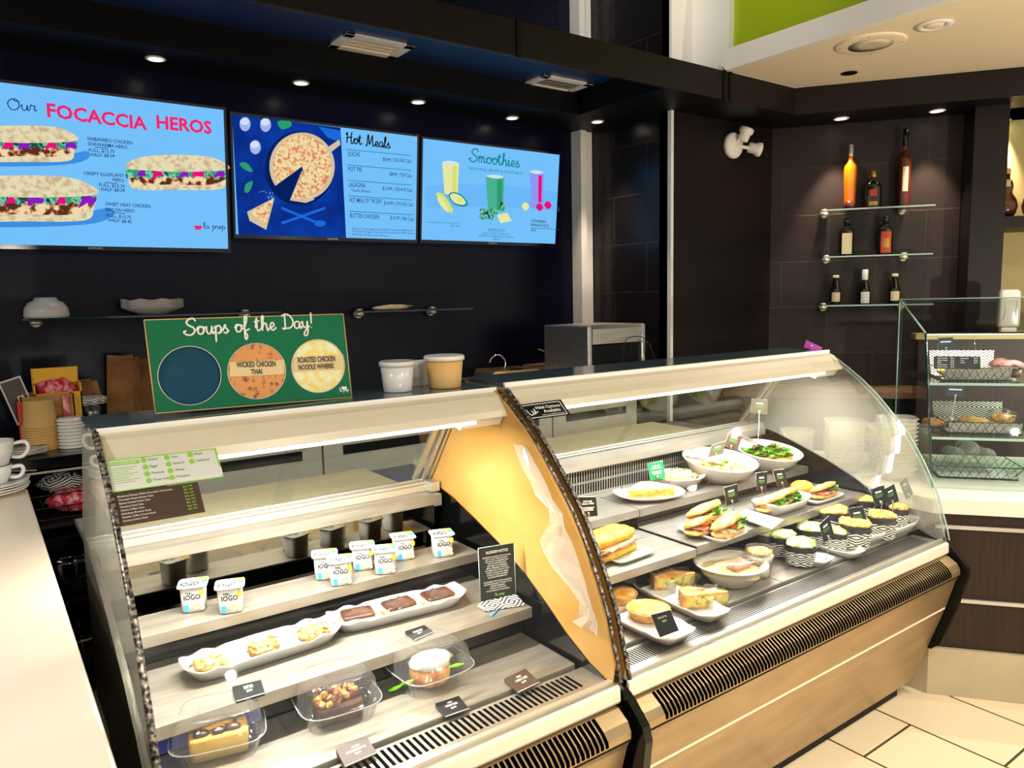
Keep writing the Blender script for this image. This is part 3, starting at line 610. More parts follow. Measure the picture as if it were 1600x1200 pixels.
def draw3(pl, a, x):
    P = lambda pts, m, off, s=0: pl.poly(a, pts, m, off, s)
    P([(664, 290), (720, 288), (790, 290), (873, 300), (873, 330), (770, 322), (667, 325)], 's_sky2', .0003)
    for (xl, xr, yt, yb, c1, c2) in ((691, 717, 253, 303, 's_cream', 's_yel'), (759, 788, 275, 328, 's_green', 's_grn'), (827, 850, 268, 316, 's_lilac', 's_mag')):
        P([(xl, yt), (xr, yt + 2), (xr - 2, yb + 2), (xl + 3.5, yb)], c1, .0006); P([(xl + (xr - xl) * .62, yt + 6), (xr - 3, yt + 6), (xr - 4, yb), (xl + (xr - xl) * .6, yb)], c2, .0008)
        P([(xl, yt), ((xl + xr) / 2, yt - 2), (xr, yt + 2), ((xl + xr) / 2, yt + 4)], 's_white', .0009, 3)
    P([(701, 305), (708, 300), (722, 305), (731, 318), (724, 323), (708, 318)], 's_teal', .001, 3); P([(703, 306), (709, 302), (721, 307), (728, 317), (722, 320), (709, 316)], 's_cream', .0011, 3); P([(715, 309), (720, 310), (720, 315), (715, 314)], 's_yel', .0012, 3)
    P([(681, 304), (692, 303), (708, 328), (700, 331)], 's_yel', .001, 2); P([(683, 311), (690, 308), (702, 330), (694, 328)], 's_cream', .0011, 2)
    for i in range(7): c = (753 + 6 * (i % 4) + R.random() * 3, 330 + 8 * (i // 4)); P([(c[0] - 5, c[1]), (c[0], c[1] - 5), (c[0] + 5, c[1]), (c[0] + 1, c[1] + 6)], 's_veg', .001, 2)
    P([(777, 336), (792, 332), (800, 345), (782, 349)], 's_cream', .0011)
    P([(784, 314), (790, 322), (786, 330), (781, 324)], 's_veg', .001, 3)
    for c, m in (((843, 323), 's_mag'), ((856, 320), 's_mag'), ((833, 318), 's_lilac'), ((821, 322), 's_cream')): P([(c[0] - 6, c[1]), (c[0], c[1] - 6), (c[0] + 6, c[1] + 1), (c[0], c[1] + 7)], m, .001, 3)
    T = lambda s, p, q, h, m='s_teal', b=.006: pl.text(x, s, p, q, h, m, b, .0016)
    pl.text(x, 'Smoothies', (734, 252), (812, 262), 9.5, 's_teal', 0, .0016, True, .11)
    T('WITH REAL FRUITS & VEGETABLES', (732, 265), (817, 273), 4)
    T('MANGO', (698, 340), (717, 341), 4, 's_sky2'); T('AVOCADO', (694, 346), (717, 347), 4, 's_sky2'); pl.line(x, (668, 347), (718, 349), .7, 's_teal', .0016); T('$9.99', (705, 354), (718, 355), 3.5, 's_teal', 0)
    T('GREEN GLOW', (762, 361), (789, 362), 4.2); T('BASIL SPINACH MANGO', (755, 366), (796, 367.5), 3.2, b=0); pl.line(x, (748, 368), (803, 371), .9, 's_teal', .0016); T('$8.99', (771, 375), (780, 376), 3.6)
    T('STRAWBERRY', (830, 347), (854, 349), 4.2, 's_black'); T('BANANA DATE', (830, 353), (857, 355), 4.2, 's_black'); pl.line(x, (829, 356), (873, 358.5), .9, 's_teal', .0016); T('$9.99', (830, 361), (837, 362), 3.6, 's_black')
screen((660.7, 874.3), 216.4, 379, 'menu screen with three smoothie glasses beside the white column', draw3)

# ================================================================== refrigerated display cases
GP = [(1.663, 1.263), (1.591, 1.212), (1.53, 1.16), (1.481, 1.109), (1.438, 1.062), (1.399, 1.016), (1.366, .966), (1.336, .915), (1.312, .869), (1.297, .836), (1.278, .793), (1.259, .727), (1.246, .685), (1.236, .642)]
GTOP = [(1.722, 1.302), (1.70, 1.288)] + GP
def glass_y(z):
    for (y0, z0), (y1, z1) in zip(GTOP, GTOP[1:]):
        if z1 <= z <= z0: return y0 + (y1 - y0) * (z0 - z) / (z0 - z1)
    return GTOP[-1][0] if z < .7 else GTOP[0][0]
def on_glass(x, y, off=.004):
    d = ray(x, y); lo, hi = 1.2 / d.y, 1.75 / d.y
    for _ in range(40):
        t = (lo + hi) / 2; p = CAM + d * t
        if p.y > glass_y(p.z) + off: hi = t
        else: lo = t
    return CAM + d * lo
SLOPE = [(2.15, .99), (2.118, .978), (1.966, .945), (1.84, .905), (1.718, .862), (1.60, .81), (1.50, .752), (1.42, .70), (1.33, .655), (1.255, .632)]
def make_case(x0, x1, label, zs1, zs2, two, zt):
    t = thing('display_case', label, 'display case', ((x0 + x1) / 2, 1.7, 0)); c = (x0 + x1) / 2
    B = lambda mb, nm, m, par=None, **k: (lambda o: o)(mb.build(nm, par or t, m, **k))
    off = V((-c, -1.7, 0)); T = Matrix.Translation(off)
    def bx(*a, m=None): return MB().box(*a, m, T)
    # lower body
    body = [(1.228, .585), (1.197, .566), (1.186, .545), (1.186, .528), (1.200, .50), (1.228, .395), (1.338, .06), (2.12, .06), (2.12, .585)]
    B(MB().prism(body, x0 + .012, x1 - .012, 'X', None, T=T), 'base_panel', 'steelfront')
    B(MB().box(x0 + .02, x1 - .02, 1.2285, 1.234, .386, .398, None, T), 'panel_seam', 'creamlam')
    B(MB().box(x0 + .013, x1 - .013, 1.1852, 1.19, .5225, .5255, None, T), 'crease_shade', 'black')  # thin dark strip painted in for the shade at the bend
    B(bx(x0 + .05, x1 - .06, 1.37, 2.05, 0, .06), 'kick_plate', 'black')
    s = MB(); n = int((x1 - x0 - .14) / .0145)
    for i in range(n):
        x = x0 + .07 + i * .0145
        s.add([(x, 1.2275, .5862), (x + .0095, 1.2275, .5862), (x + .0095, 1.1975, .5672), (x, 1.1975, .5672), (x + .0135, 1.1852, .5465), (x + .004, 1.1852, .5465), (x + .0155, 1.1852, .532), (x + .006, 1.1852, .532)],
              [(0, 1, 2, 3), (3, 2, 4, 5), (5, 4, 6, 7)], None, False, T)
    B(s, 'lower_vent_slots', 'hole')
    B(MB().prism([(1.262, .628), (1.243, .634), (1.235, .628), (1.233, .596), (1.239, .586), (1.262, .586)], x0, x1, 'X', T=T), 'bumper_rail', 'creamlam', bev=.003)
    # deck
    B(bx(x0, x1, 1.243, 1.358, .585, .635), 'deck_front', 'steelbright' if two else 'steel')
    B(bx(x0 + .01, x1 - .01, 1.25, 1.262, .635, .643), 'glass_channel', 'alu')
    k = 2 if two else 1
    for j in range(k):
        a = x0 + .02 + (x1 - x0 - .04) * j / k; b = x0 + .02 + (x1 - x0 - .04) * (j + 1) / k - .003
        B(bx(a, b, 1.372, 1.60, .615, .642), 'deck_tray', 'steel', bev=.003)
    B(bx(x0, x1, 1.23, 2.1, .55, .584), 'tank', 'black')
    s = MB(); pitch = .0092 if two else .0150; n = int((x1 - x0 - .12) / pitch); fine = x0 + .36
    for i in range(n):
        x = x0 + .06 + i * pitch
        if two and x > fine:
            continue
        w = pitch * .52
        s.add([(x, 1.285, .6356), (x + w, 1.285, .6356), (x + w, 1.348, .6356), (x, 1.348, .6356)], [(0, 1, 2, 3)], None, False, T)
    if two:
        for i in range(9):
            y = 1.284 + i * .0078
            s.add([(fine, y, .6356), (x1 - .05, y, .6356), (x1 - .05, y + .0036, .6356), (fine, y + .0036, .6356)], [(0, 1, 2, 3)], None, False, T)
    B(s, 'air_return_slots', 'hole')
    # stepped shelves
    def shelf(a, b, yf, yr, z, lip, m='steel'): B(MB().box(a, b, yf, yr, z - .003, z, None, T).box(a, b, yf - .003, yf, z - lip, z, None, T), 'shelf', m)
    def riser(y, z0, z1, m='gloss'): B(bx(x0 + .02, x1 - .02, y, y + .004, z0, z1), 'riser', m)
    xe = x1 - .03; xs = x0 + .015
    riser(1.602, .60, zs1 - .004); riser(1.842, zs1 - .05, zs2 - .004)
    if two:
        xm = x0 + .60
        shelf(xs, xm, 1.543, 1.84, zs1, .026, 'steelbright'); shelf(xm + .004, xe, 1.543, 1.84, zs1 + .008, .028, 'steelbright')
        shelf(xs, xm, 1.795, 2.03, zs2, .026, 'steelbright'); shelf(xm + .004, xe, 1.795, 2.03, zs2, .028, 'steelbright')
        B(bx(xm - .001, xm + .003, 1.80, 1.84, zs1, zs2), 'shelf_post', 'black')
        g = MB().box(x0, x1, 2.034, 2.045, .72, .98, None, T); B(g, 'air_grille', 'steelbright')
        s = MB(); n = int((x1 - x0 - .08) / .0125)
        for i in range(n):
            x = x0 + .04 + i * .0125
            for za, zb in ((zs2 + .012, zs2 + .05), (zs2 + .058, zs2 + .098)):
                s.add([(x, 2.0332, za), (x + .0062, 2.0332, za), (x + .0062, 2.0332, zb), (x, 2.0332, zb)], [(0, 1, 2, 3)], None, False, T)
        B(s, 'air_grille_slots', 'hole')
        B(MB().prism([(2.03, .985), (2.005, .965), (2.005, .935), (2.034, .925), (2.05, .985)], x0, xe, 'X', T=T), 'grille_hood', 'steelbright')
    else:
        shelf(xs, xe, 1.543, 1.84, zs1, .028); shelf(xs, xe, 1.795, 1.925, zs2, .026)
        B(bx(x0, x1, 1.84, 2.03, zs1 - .05, zs1 - .02), 'gap_floor', 'black')
        B(bx(x0 + .02, xe - .03, 2.0, 2.004, zs2 - .02, .922), 'back_panel', 'mirror')
        shelf(xs, xe, 2.006, 2.25, .952, .036)
    # rear sill, sliding doors
    B(MB().box(x0, x1, 2.062, 2.15, .952, .972, None, T).box(x0, x1, 2.10, 2.112, .972, .985, None, T).box(x0, x1, 2.075, 2.085, .972, .98, None, T), 'door_track', 'alu', bev=.002)
    dz0, dz1, dy0, dy1 = .985, 1.262, 2.105, 1.885
    L = V((0, dy1 - dy0, dz1 - dz0)).normalized()
    for j in range(2):
        a, b = (x0 + .02, c + .03) if j == 0 else (c - .03, x1 - .06); dy = .0 if j else .018
        p = [V((a, dy0 + dy, dz0)), V((b, dy0 + dy, dz0)), V((b, dy1 + dy, dz1)), V((a, dy1 + dy, dz1))]; nn = V((0, L.z, -L.y)) * .004
        d = MB().add([q for q in p] + [q + nn for q in p], [(0, 1, 2, 3), (7, 6, 5, 4), (0, 4, 5, 1), (1, 5, 6, 2), (2, 6, 7, 3), (3, 7, 4, 0)], None, False, T)
        d = B(d, 'sliding_door', 'glass')
        f = MB()
        for xx in ((a, a + .016), (b - .016, b)):
            q = [V((xx[0], dy0 + dy, dz0)), V((xx[1], dy0 + dy, dz0)), V((xx[1], dy1 + dy, dz1)), V((xx[0], dy1 + dy, dz1))]
            if (j == 1 and xx[0] > c) or (j == 0 and xx[0] < c - .2):
                f.add([v - nn for v in q] + [v + nn * 2 for v in q], [(0, 1, 2, 3), (7, 6, 5, 4), (0, 4, 5, 1), (1, 5, 6, 2), (2, 6, 7, 3), (3, 7, 4, 0)], None, False, T)
        B(f, 'door_frame', 'alu', d)
    for xx in ((x1 - .045, x1 - .033), (x1 - .024, x1 - .015)):
        q = [V((xx[0], dy0, dz0 - .02)), V((xx[1], dy0, dz0 - .02)), V((xx[1], dy1, dz1)), V((xx[0], dy1, dz1))]; nn = V((0, L.z, -L.y)) * .012
        B(MB().add(q + [v + nn for v in q], [(0, 1, 2, 3), (7, 6, 5, 4), (0, 4, 5, 1), (1, 5, 6, 2), (2, 6, 7, 3), (3, 7, 4, 0)], None, False, T), 'door_jamb', 'alu')
    B(bx(x1 - .05, x1 - .02, 2.03, 2.075, .955, .985), 'track_end', 'alu')
    # canopy: lacquered front board, light strip, top glass
    can = [(1.725, zt - .006), (1.705, zt - .016), (1.672, zt - .052), (1.664, zt - .068), (1.672, zt - .072), (1.90, zt - .05), (1.95, zt - .012), (1.95, zt - .006)]
    B(MB().prism(can, x0 + .006, x1 - .004, 'X', T=T), 'canopy', 'creamlam')
    B(MB().box(x0, x1, 1.727, 1.735, zt - .008, zt + .006, None, T), 'canopy_rim', 'white')
    B(bx(x0 + .03, x1 - .10, 1.682, 1.706, zt - .083, zt - .071), 'light_strip', 'led')
    B(MB().prism([(1.68, zt - .072), (1.75, zt - .066), (1.745, zt - .088), (1.70, zt - .098)], x1 - .14, x1 - .012, 'X', T=T), 'light_cover', 'white', bev=.008)
    B(bx(x0 - .004, x1, 1.733, 1.955, zt - .004, zt + .005), 'top_glass', 'topglass')
    B(bx(x0 - .004, x1, 1.728, 1.734, zt - .001, zt + .007), 'top_glass_edge', 'edge' if not two else 'nickel')
    return t, T, B
c1, T1, B1 = make_case(.19, 1.185, 'refrigerated glass case on the left with yogurts, bars and clamshell cakes', .735, .82, False, 1.305)
c2, T2, B2 = make_case(1.215, 2.845, 'refrigerated glass case on the right with sandwiches and salad bowls', .752, .826, True, 1.314)
for T, B, a, b in ((T1, B1, .19, 1.185), (T2, B2, 1.215, 2.845)):
    B(MB().sheet(GTOP, a + .002, b - .002, None, .005, T=T), 'front_glass', 'glassfront')
def endwall(B, T, x0, x1, m, nm='end_wall'):
    B(MB().prism(SLOPE + [(1.255, .55), (2.15, .55)], x0, x1, 'X', T=T), nm, m)
endwall(B1, T1, .186, .200, 'steel'); endwall(B1, T1, 1.172, 1.184, 'gloss')
endwall(B2, T2, 1.217, 1.229, 'gloss'); endwall(B2, T2, 2.832, 2.844, 'gloss')
UPP = GTOP[:-1] + [(1.255, .632)] + SLOPE[::-1][1:] + [(1.95, 1.285)]
B1(MB().prism(UPP, .186, .192, 'X', T=T1), 'end_glass', 'glassend')
B1(MB().prism(UPP, 1.176, 1.182, 'X', T=T1), 'divider_panel', 'amber')
B2(MB().prism(UPP, 2.836, 2.842, 'X', T=T2), 'end_glass', 'glassend')
B2(MB().prism(UPP, 1.218, 1.222, 'X', T=T2), 'divider_panel', 'amber')
# glass edges of the end panes
def edge_strip(B, T, x, m, w=.006, o=.004):
    B(MB().tube([(x, y - o, z) for y, z in GTOP], w / 2, None, 4, T), 'glass_edge', m)
edge_strip(B1, T1, .186, 'tape', .017); edge_strip(B1, T1, 1.186, 'tape', .009); edge_strip(B2, T2, 1.212, 'tape', .012, .006); edge_strip(B2, T2, 2.843, 'edgelight', .006); edge_strip(B2, T2, 2.815, 'edgelight', .003)
# black outer end cheeks of the right case
CH = [(1.262, .645), (1.21, .60), (1.168, .555), (1.165, .52), (1.20, .39), (1.25, .235), (1.28, .205), (1.35, .2), (2.1, .2), (2.1, .645)]
B2(MB().prism(CH, 2.846, 2.868, 'X', T=T2), 'end_cheek', 'black', bev=.006)
B2(MB().prism([(1.262, .63), (1.215, .60), (1.168, .555), (1.158, .52), (1.17, .42), (1.24, .2), (1.34, .06), (2.0, .06), (2.0, .63)], 1.192, 1.216, 'X', T=T2), 'end_cheek', 'gloss', bev=.004)
# crinkled clear film taped to the end pane of the right case
fm = MB(); n = 14; k = 5; pts = []
for j in range(k + 1):
    for i in range(n + 1):
        z = 1.17 - .42 * i / n; y = glass_y(z) + .012 + (.10 + .05 * math.sin(i * .9)) * (.55 if i < 4 else 1) * j / k
        pts.append((1.168 - .012 * (1 + noise.noise(V((i * .9, j * 1.7, 3)))), y, z + .01 * noise.noise(V((i, j, 8)))))
fm.add(pts, [(j * (n + 1) + i, j * (n + 1) + i + 1, (j + 1) * (n + 1) + i + 1, (j + 1) * (n + 1) + i) for j in range(k) for i in range(n)], None, False)
tag(fm.build('plastic_film', None, 'wrap'), 'crinkled clear film hanging between the two cases at the curved glass', 'plastic film')
for T, a, b, e in ((T1, .25, .93, 19), (T2, 1.27, 2.70, 21)):
    lamp('AREA', 'case_light', ((a + b) / 2, 1.705, 1.222), e, (1, .96, .88), ((a + b) / 2, 1.76, .6), shape='RECTANGLE', size=b - a, size_y=.02)

# paper signs stuck on the front glass
def glass_card(name, corners, m, label, cat, draw=None, off=.004):
    n = 8; g = MB(); A, Bq, C, D = [V((a, b, 0)) for a, b in corners]
    def q(u, v, o): p = (A * (1 - u) + Bq * u) * (1 - v) + (D * (1 - u) + C * u) * v; return on_glass(p.x, p.y, o)
    vs = [q(i / n, j / n, -off) for j in range(n + 1) for i in range(n + 1)]
    g.add(vs, [(j * (n + 1) + i, j * (n + 1) + i + 1, (j + 1) * (n + 1) + i + 1, (j + 1) * (n + 1) + i) for j in range(n) for i in range(n)], None)
    o = tag(g.build(name, None, m), label, cat)
    if draw:
        x = MB(); draw(q, x); x.build('lettering', o)
    return o
def gtext(q, x, s, u0, u1, v, h, m, o=-.0055, bold=0):
    p = q(u0, v, o); xv = q(u1, v, o) - p; yv = q(u0, v - h, o) - p; wtext(x, s, p, xv, yv, m, bold)
def d_all(q, x):
    f = lambda u0, v0, u1, v1, m, o=-.005: x.add([q(u0, v0, o), q(u1, v0, o), q(u1, v1, o), q(u0, v1, o)], [(0, 1, 2, 3)], m)
    for a in ((0, 0, 1, .03), (0, .97, 1, 1), (0, 0, .012, 1), (.985, 0, 1, 1)): f(*a, 'lime')
    f(.04, .08, .33, .19, 'lime'); gtext(q, x, 'FOOD ALLERGEN ALERT', .06, .31, .17, .06, 'txtw', -.006)
    for i in range(8): f(.05, .27 + i * .065, .30 - .04 * (i % 3), .285 + i * .065, 'lime')
    for c, u in enumerate((.37, .57, .77)):
        for r, w in enumerate((('Dairy', 'Eggs', 'Peanuts', 'Tree nuts'), ('Soy', 'Sesame', 'Wheat', 'Mustard'), ('Fish', 'Seafood'))[c]):
            v = .12 + r * .22; x.add([q(u + .025 * math.cos(k * .63) , v + .085 * math.sin(k * .63), -.005) for k in range(10)], [tuple(range(10))], 'lime'); gtext(q, x, w, u + .04, u + .05 + .014 * len(w), v + .03, .075, 'txtg')
glass_card('allergen_sign', ((156, 721), (337, 700), (350, 745), (168, 771)), 'paper', 'white and green food allergen sheet stuck inside the left case glass', 'sign', d_all)
def d_menu(q, x):
    for i, w in enumerate(('Blueberry Fantasy White Chocolate Cheesecake', 'Chocolate Peanut Butter Cake', 'Banana Caramel Cream Cake', 'Cinnamon Swirl Cake', 'Classic Toffee Cake', 'Dulcelatte Brownie Stack', 'Skookie Toffee Crunch Stack', 'Luscious Lemon Stack')):
        v = .14 + i * .105; gtext(q, x, w, .12, .12 + .0135 * len(w), v, .055, 'txtw'); gtext(q, x, ('$6.99', '$5.49')[i % 2], .83, .93, v - .03, .055, 'lime')
glass_card('cake_menu', ((165, 773), (309, 753), (321, 800), (177, 825)), 'tagb', 'brown cake price list stuck inside the left case glass', 'sign', d_menu)
def d_halal(q, x):
    f = lambda u0, v0, u1, v1, m: x.add([q(u0, v0, -.005), q(u1, v0, -.005), q(u1, v1, -.005), q(u0, v1, -.005)], [(0, 1, 2, 3)], m)
    for a in ((.05, .08, .95, .12), (.05, .88, .95, .92), (.05, .08, .065, .92), (.935, .08, .95, .92)): f(*a, 'txtw')
    gtext(q, x, 'Halal Options', .36, .90, .40, .17, 'txtw', bold=.02); gtext(q, x, 'Available', .48, .86, .66, .17, 'txtw', bold=.02); gtext(q, x, 'Ask our staff for details', .40, .90, .83, .09, 'txtw')
    x.tube(crom([q(a, b, -.0055) for a, b in ((.14, .38), (.15, .66), (.2, .72), (.24, .6), (.23, .45), (.27, .7), (.31, .35), (.3, .6), (.36, .55))], 4), .0016, 'txtw', 5)
glass_card('halal_sign', ((806, 633), (876, 624), (892, 648), (824, 657)), 'tagk', 'small black halal options sign stuck on the right case glass', 'sign', d_halal)

# ================================================================== glass shelves on the walls
def bracket(t, x, y, z, T=None):
    T = T or Matrix()
    TT = T @ Matrix.Translation((x, y, z))
    MB().lathe([(.022, 0), (.026, .004), (.026, .022), (.02, .03)], n=20, T=TT @ Matrix.Translation((0, 0, -.016)) @ Matrix.Rotation(PI / 2, 4, 'X')).lathe([(.02, -.028), (.027, -.02), (.024, -.006)], n=20, T=TT @ Matrix.Translation((0, -.045, 0))).lathe([(.02, .005), (.02, .014), (.012, .018)], n=20, T=TT @ Matrix.Translation((0, -.045, 0))).box(-.012, .012, -.05, 0, -.022, -.006, None, TT).build('bracket', t, 'nickel')
def glass_shelf(x0, x1, d, z, brs, label, loc, rz=0, group=None, em='edge'):
    t = thing('glass_shelf', label, 'shelf', loc, rz, group)
    MB().box(x0, x1, -d, -.008, -.004, .004).build('shelf_plate', t, 'glassgreen' if em != 'edge' else 'glass')
    MB().box(x0, x1, -d - .002, -d, -.0045, .0045).build('front_edge', t, em)
    for b in brs: bracket(t, b, 0, 0)
    return t
zS = at(150, 496, Y=4.0).z
xa = at(34, 498, Y=3.95).x
glass_shelf(0, 1.15, .17, 0, (.06, 1.0), 'long glass wall shelf on the left holding the white dishes', (xa, YB, zS))
xb = at(556, 487, Y=3.95).x; xc = at(736, 484, Y=3.95).x
glass_shelf(0, xc - xb, .17, 0, (.07, (xc - xb) * .72), 'short glass wall shelf holding a folded cloth under the hot meals screen', (xb, YB, zS - .012))
def bowl_thing(name, label, cat, loc, prof, m='china', n=36, group=None, rz=0): return tag(MB().lathe(prof, n=n).build(name, None, m, loc, (0, 0, rz)), label, cat, group)
q = at(93, 499, Z=zS + .004)
bowl_thing('bowl', 'white bowl turned upside down on the left glass wall shelf', 'bowl', (q.x, 4.0, zS + .0042), [(.088, 0), (.091, .012), (.086, .045), (.07, .07), (.05, .078), (.044, .092), (.038, .092), (.036, .08)])
def wavy_bowl(label, loc):
    n = 48; rings = []
    for r, z, w in ((.03, 0, 0), (.06, .003, 0), (.105, .022, .2), (.138, .04, 1), (.140, .043, 1), (.105, .028, .2), (.06, .009, 0), (.02, .008, 0)):
        rings.append([((r + .004 * w * math.sin(14 * 2 * PI * i / n)) * math.cos(2 * PI * i / n), (r + .004 * w * math.sin(14 * 2 * PI * i / n)) * math.sin(2 * PI * i / n) * .8, z + .004 * w * math.cos(9 * 2 * PI * i / n)) for i in range(n)])
    return tag(MB().loft(rings, None, True).build('dish', None, 'china', loc), label, 'dish', 'stacked wavy dishes on the glass wall shelf')
q = at(240, 497, Y=3.99)
for i, w in enumerate(('lowest wavy rimmed white dish of the stack on the glass wall shelf', 'second wavy rimmed white dish from the bottom of the wall shelf stack', 'third wavy rimmed white dish from the bottom of the wall shelf stack', 'topmost wavy rimmed white dish of the wall shelf stack')):
    wavy_bowl(w, (q.x, 3.985, zS + .0045 + i * .0105))
q = at(610, 486, Y=3.98); g = MB(); g.blob((0, 0, .012), (.11, .07, .014), None, .35, 2.5, 3, flat=-.011); g.blob((.03, 0, .022), (.09, .05, .010), None, .5, 3, 5, flat=-.009)
tag(g.build('folded_cloth', None, 'board', (q.x, 3.985, zS - .0065)), 'crumpled beige cloth lying on the short glass wall shelf', 'cloth')

# ---- bottle shelves on the right wall
def wallpt(x, y): return onplane(x, y, RO + W * 2.625, W)
def sw(p): v = V(p) - RO; return v.dot(U), v.dot(W)
SH = []
for i, (pl, pr, b1, b2) in enumerate((((1275, 334), (1452, 318), (1287, 335), (1408, 330)), ((1278, 400), (1448, 394), (1290, 406), (1410, 402)), ((1276, 475), (1449, 468), (1285, 480), (1407, 474)))):
    s0, s1 = sw(wallpt(*pl))[0], sw(wallpt(*pr))[0]; z = wallpt(*b1).z + .012
    s0 += .02
    glass_shelf(s0, s1, .16, 0, (sw(wallpt(*b1))[0], sw(wallpt(*b2))[0]), ('top glass shelf with three tall bottles on the right wall', 'middle glass shelf with two flat bottles on the right wall', 'lowest glass shelf with three sauce bottles on the right wall')[i], RO + W * 2.625 + V((0, 0, z)), TH, 'glass bottle shelves', 'edgelight')
    SH.append(z)
def bpos(x, i): # foot of a bottle on shelf i at photo column x
    p = onplane(x, 330, RO + W * 2.555, W); s, _ = sw(p); return rc(s, 2.555, SH[i] + .0045)
def bottle(name, label, x, i, prof, m, parts=(), flat=1.0, group=None, loc=None):
    t = thing(name, label, 'bottle', loc if loc is not None else bpos(x, i), TH, group)
    S = Matrix.Diagonal((1, flat, 1, 1))
    MB().lathe(prof, n=24, T=S).build('bottle_body', t, m)
    for nm, pr, mm in parts: MB().lathe(pr, n=24, T=S).build(nm, t, mm)
    return t
def front_label(t, w, z0, z1, r, m, flat=1.0):
    g = MB(); n = 8; a = w / r / 2
    vs = [(r * math.sin(-a + 2 * a * k / n), -r * flat * math.cos(-a + 2 * a * k / n) - .0008, z) for z in (z0, z1) for k in range(n + 1)]
    g.add(vs, [(k, k + 1, n + 2 + k, n + 1 + k) for k in range(n)]); return g.build('label', t, m)
bottle('liquor_bottle', 'slim clear bottle of amber liquor with a grey cap on the top shelf', 1327, 0, [(.036, 0), (.038, .01), (.036, .04), (.041, .17), (.043, .26), (.038, .29), (.02, .315), (.013, .33), (.013, .37)], 'gbottle_amber', (('cap', [(.015, .345), (.016, .36), (.016, .425), (.014, .43)], 'steel'), ('glass_base', [(.039, .0), (.0405, .03), (.038, .055)], 'gbottle_brown')))
t = bottle('liquor_bottle', 'squat dark flask with a gold top on the top shelf', 1363, 0, [(.048, 0), (.052, .01), (.052, .14), (.045, .165), (.02, .18), (.014, .20), (.014, .22)], 'gbottle_dark', (('cap', [(.017, .205), (.018, .22), (.014, .245), (.010, .25)], 'gold'),), .6)
front_label(t, .055, .02, .045, .052, 'gold', .6); front_label(t, .04, .08, .125, .0525, 'labelred', .6)
t = bottle('liquor_bottle', 'tall brown square bottle with a cream label on the top shelf', 1411, 0, [(.036, 0), (.038, .01), (.038, .30), (.03, .33), (.016, .35), (.014, .40), (.014, .42)], 'gbottle_brown', (('cap', [(.016, .40), (.017, .41), (.017, .50), (.015, .505)], 'gloss'),), .9)
front_label(t, .035, .10, .26, .0385, 'label', .9)
for x, lm, lb in ((1324, 'label', 'black flat bottle with a cream label on the middle shelf'), (1385, 'labelred', 'black flat bottle with a red and orange label on the middle shelf')):
    t = bottle('liquor_bottle', lb, x, 1, [(.044, 0), (.048, .008), (.048, .16), (.042, .18), (.02, .192), (.015, .20), (.015, .215)], 'gbottle_dark', (('cap', [(.019, .205), (.019, .25), (.016, .255)], 'gloss'),), .55)
    f = front_label(t, .068, .015, .155, .0482, lm, .55)
    if lm == 'labelred': front_label(t, .04, .05, .11, .0486, 'gold', .55)
for x, cap, lb in ((1309, 'white', 'dark sauce bottle with a pale lid, left on the lowest glass shelf'), (1355, 'tall', 'dark bottle with a white neck seal, middle of the lowest glass shelf'), (1402, 'white', 'dark sauce bottle with a pale lid, right on the lowest glass shelf')):
    tall = cap == 'tall'
    t = bottle('sauce_bottle', lb, x, 2, [(.033, 0), (.036, .008), (.036, .09), (.03, .12), (.018, .165), (.017, .20 if tall else .185)], 'gbottle_dark', (('seal', [(.0185, .165), (.0195, .17), (.0195, .232), (.017, .236)], 'china') if tall else ('lid', [(.02, .183), (.021, .185), (.021, .20), (.018, .203)], 'label'),), 1)
    front_label(t, .06, .008 if tall else .022, .085, .0365, 'paper' if tall else 'label')
for x, y, lb in ((1571, 335, 'round gourd shaped amber bottle with a wicker neck in the niche'), (1618, 337, 'dark red round bottle at the right edge of the niche')):
    p = onplane(x, 300, RO + W * 2.66, W); s, _ = sw(p)
    t = bottle('liquor_bottle', lb, 0, 0, [(.045, 0), (.065, .03), (.075, .075), (.066, .12), (.04, .16), (.04, .18), (.046, .20), (.04, .235), (.024, .255), (.022, .30)], 'gbottle_brown' if x < 1590 else 'labelred', (('cap', [(.025, .285), (.026, .30), (.026, .315), (.02, .32)], 'kraftlight'),), .8, None, rc(s, 2.66, 2.0105))
    front_label(t, .035, .20, .245, .048, 'label', .8)

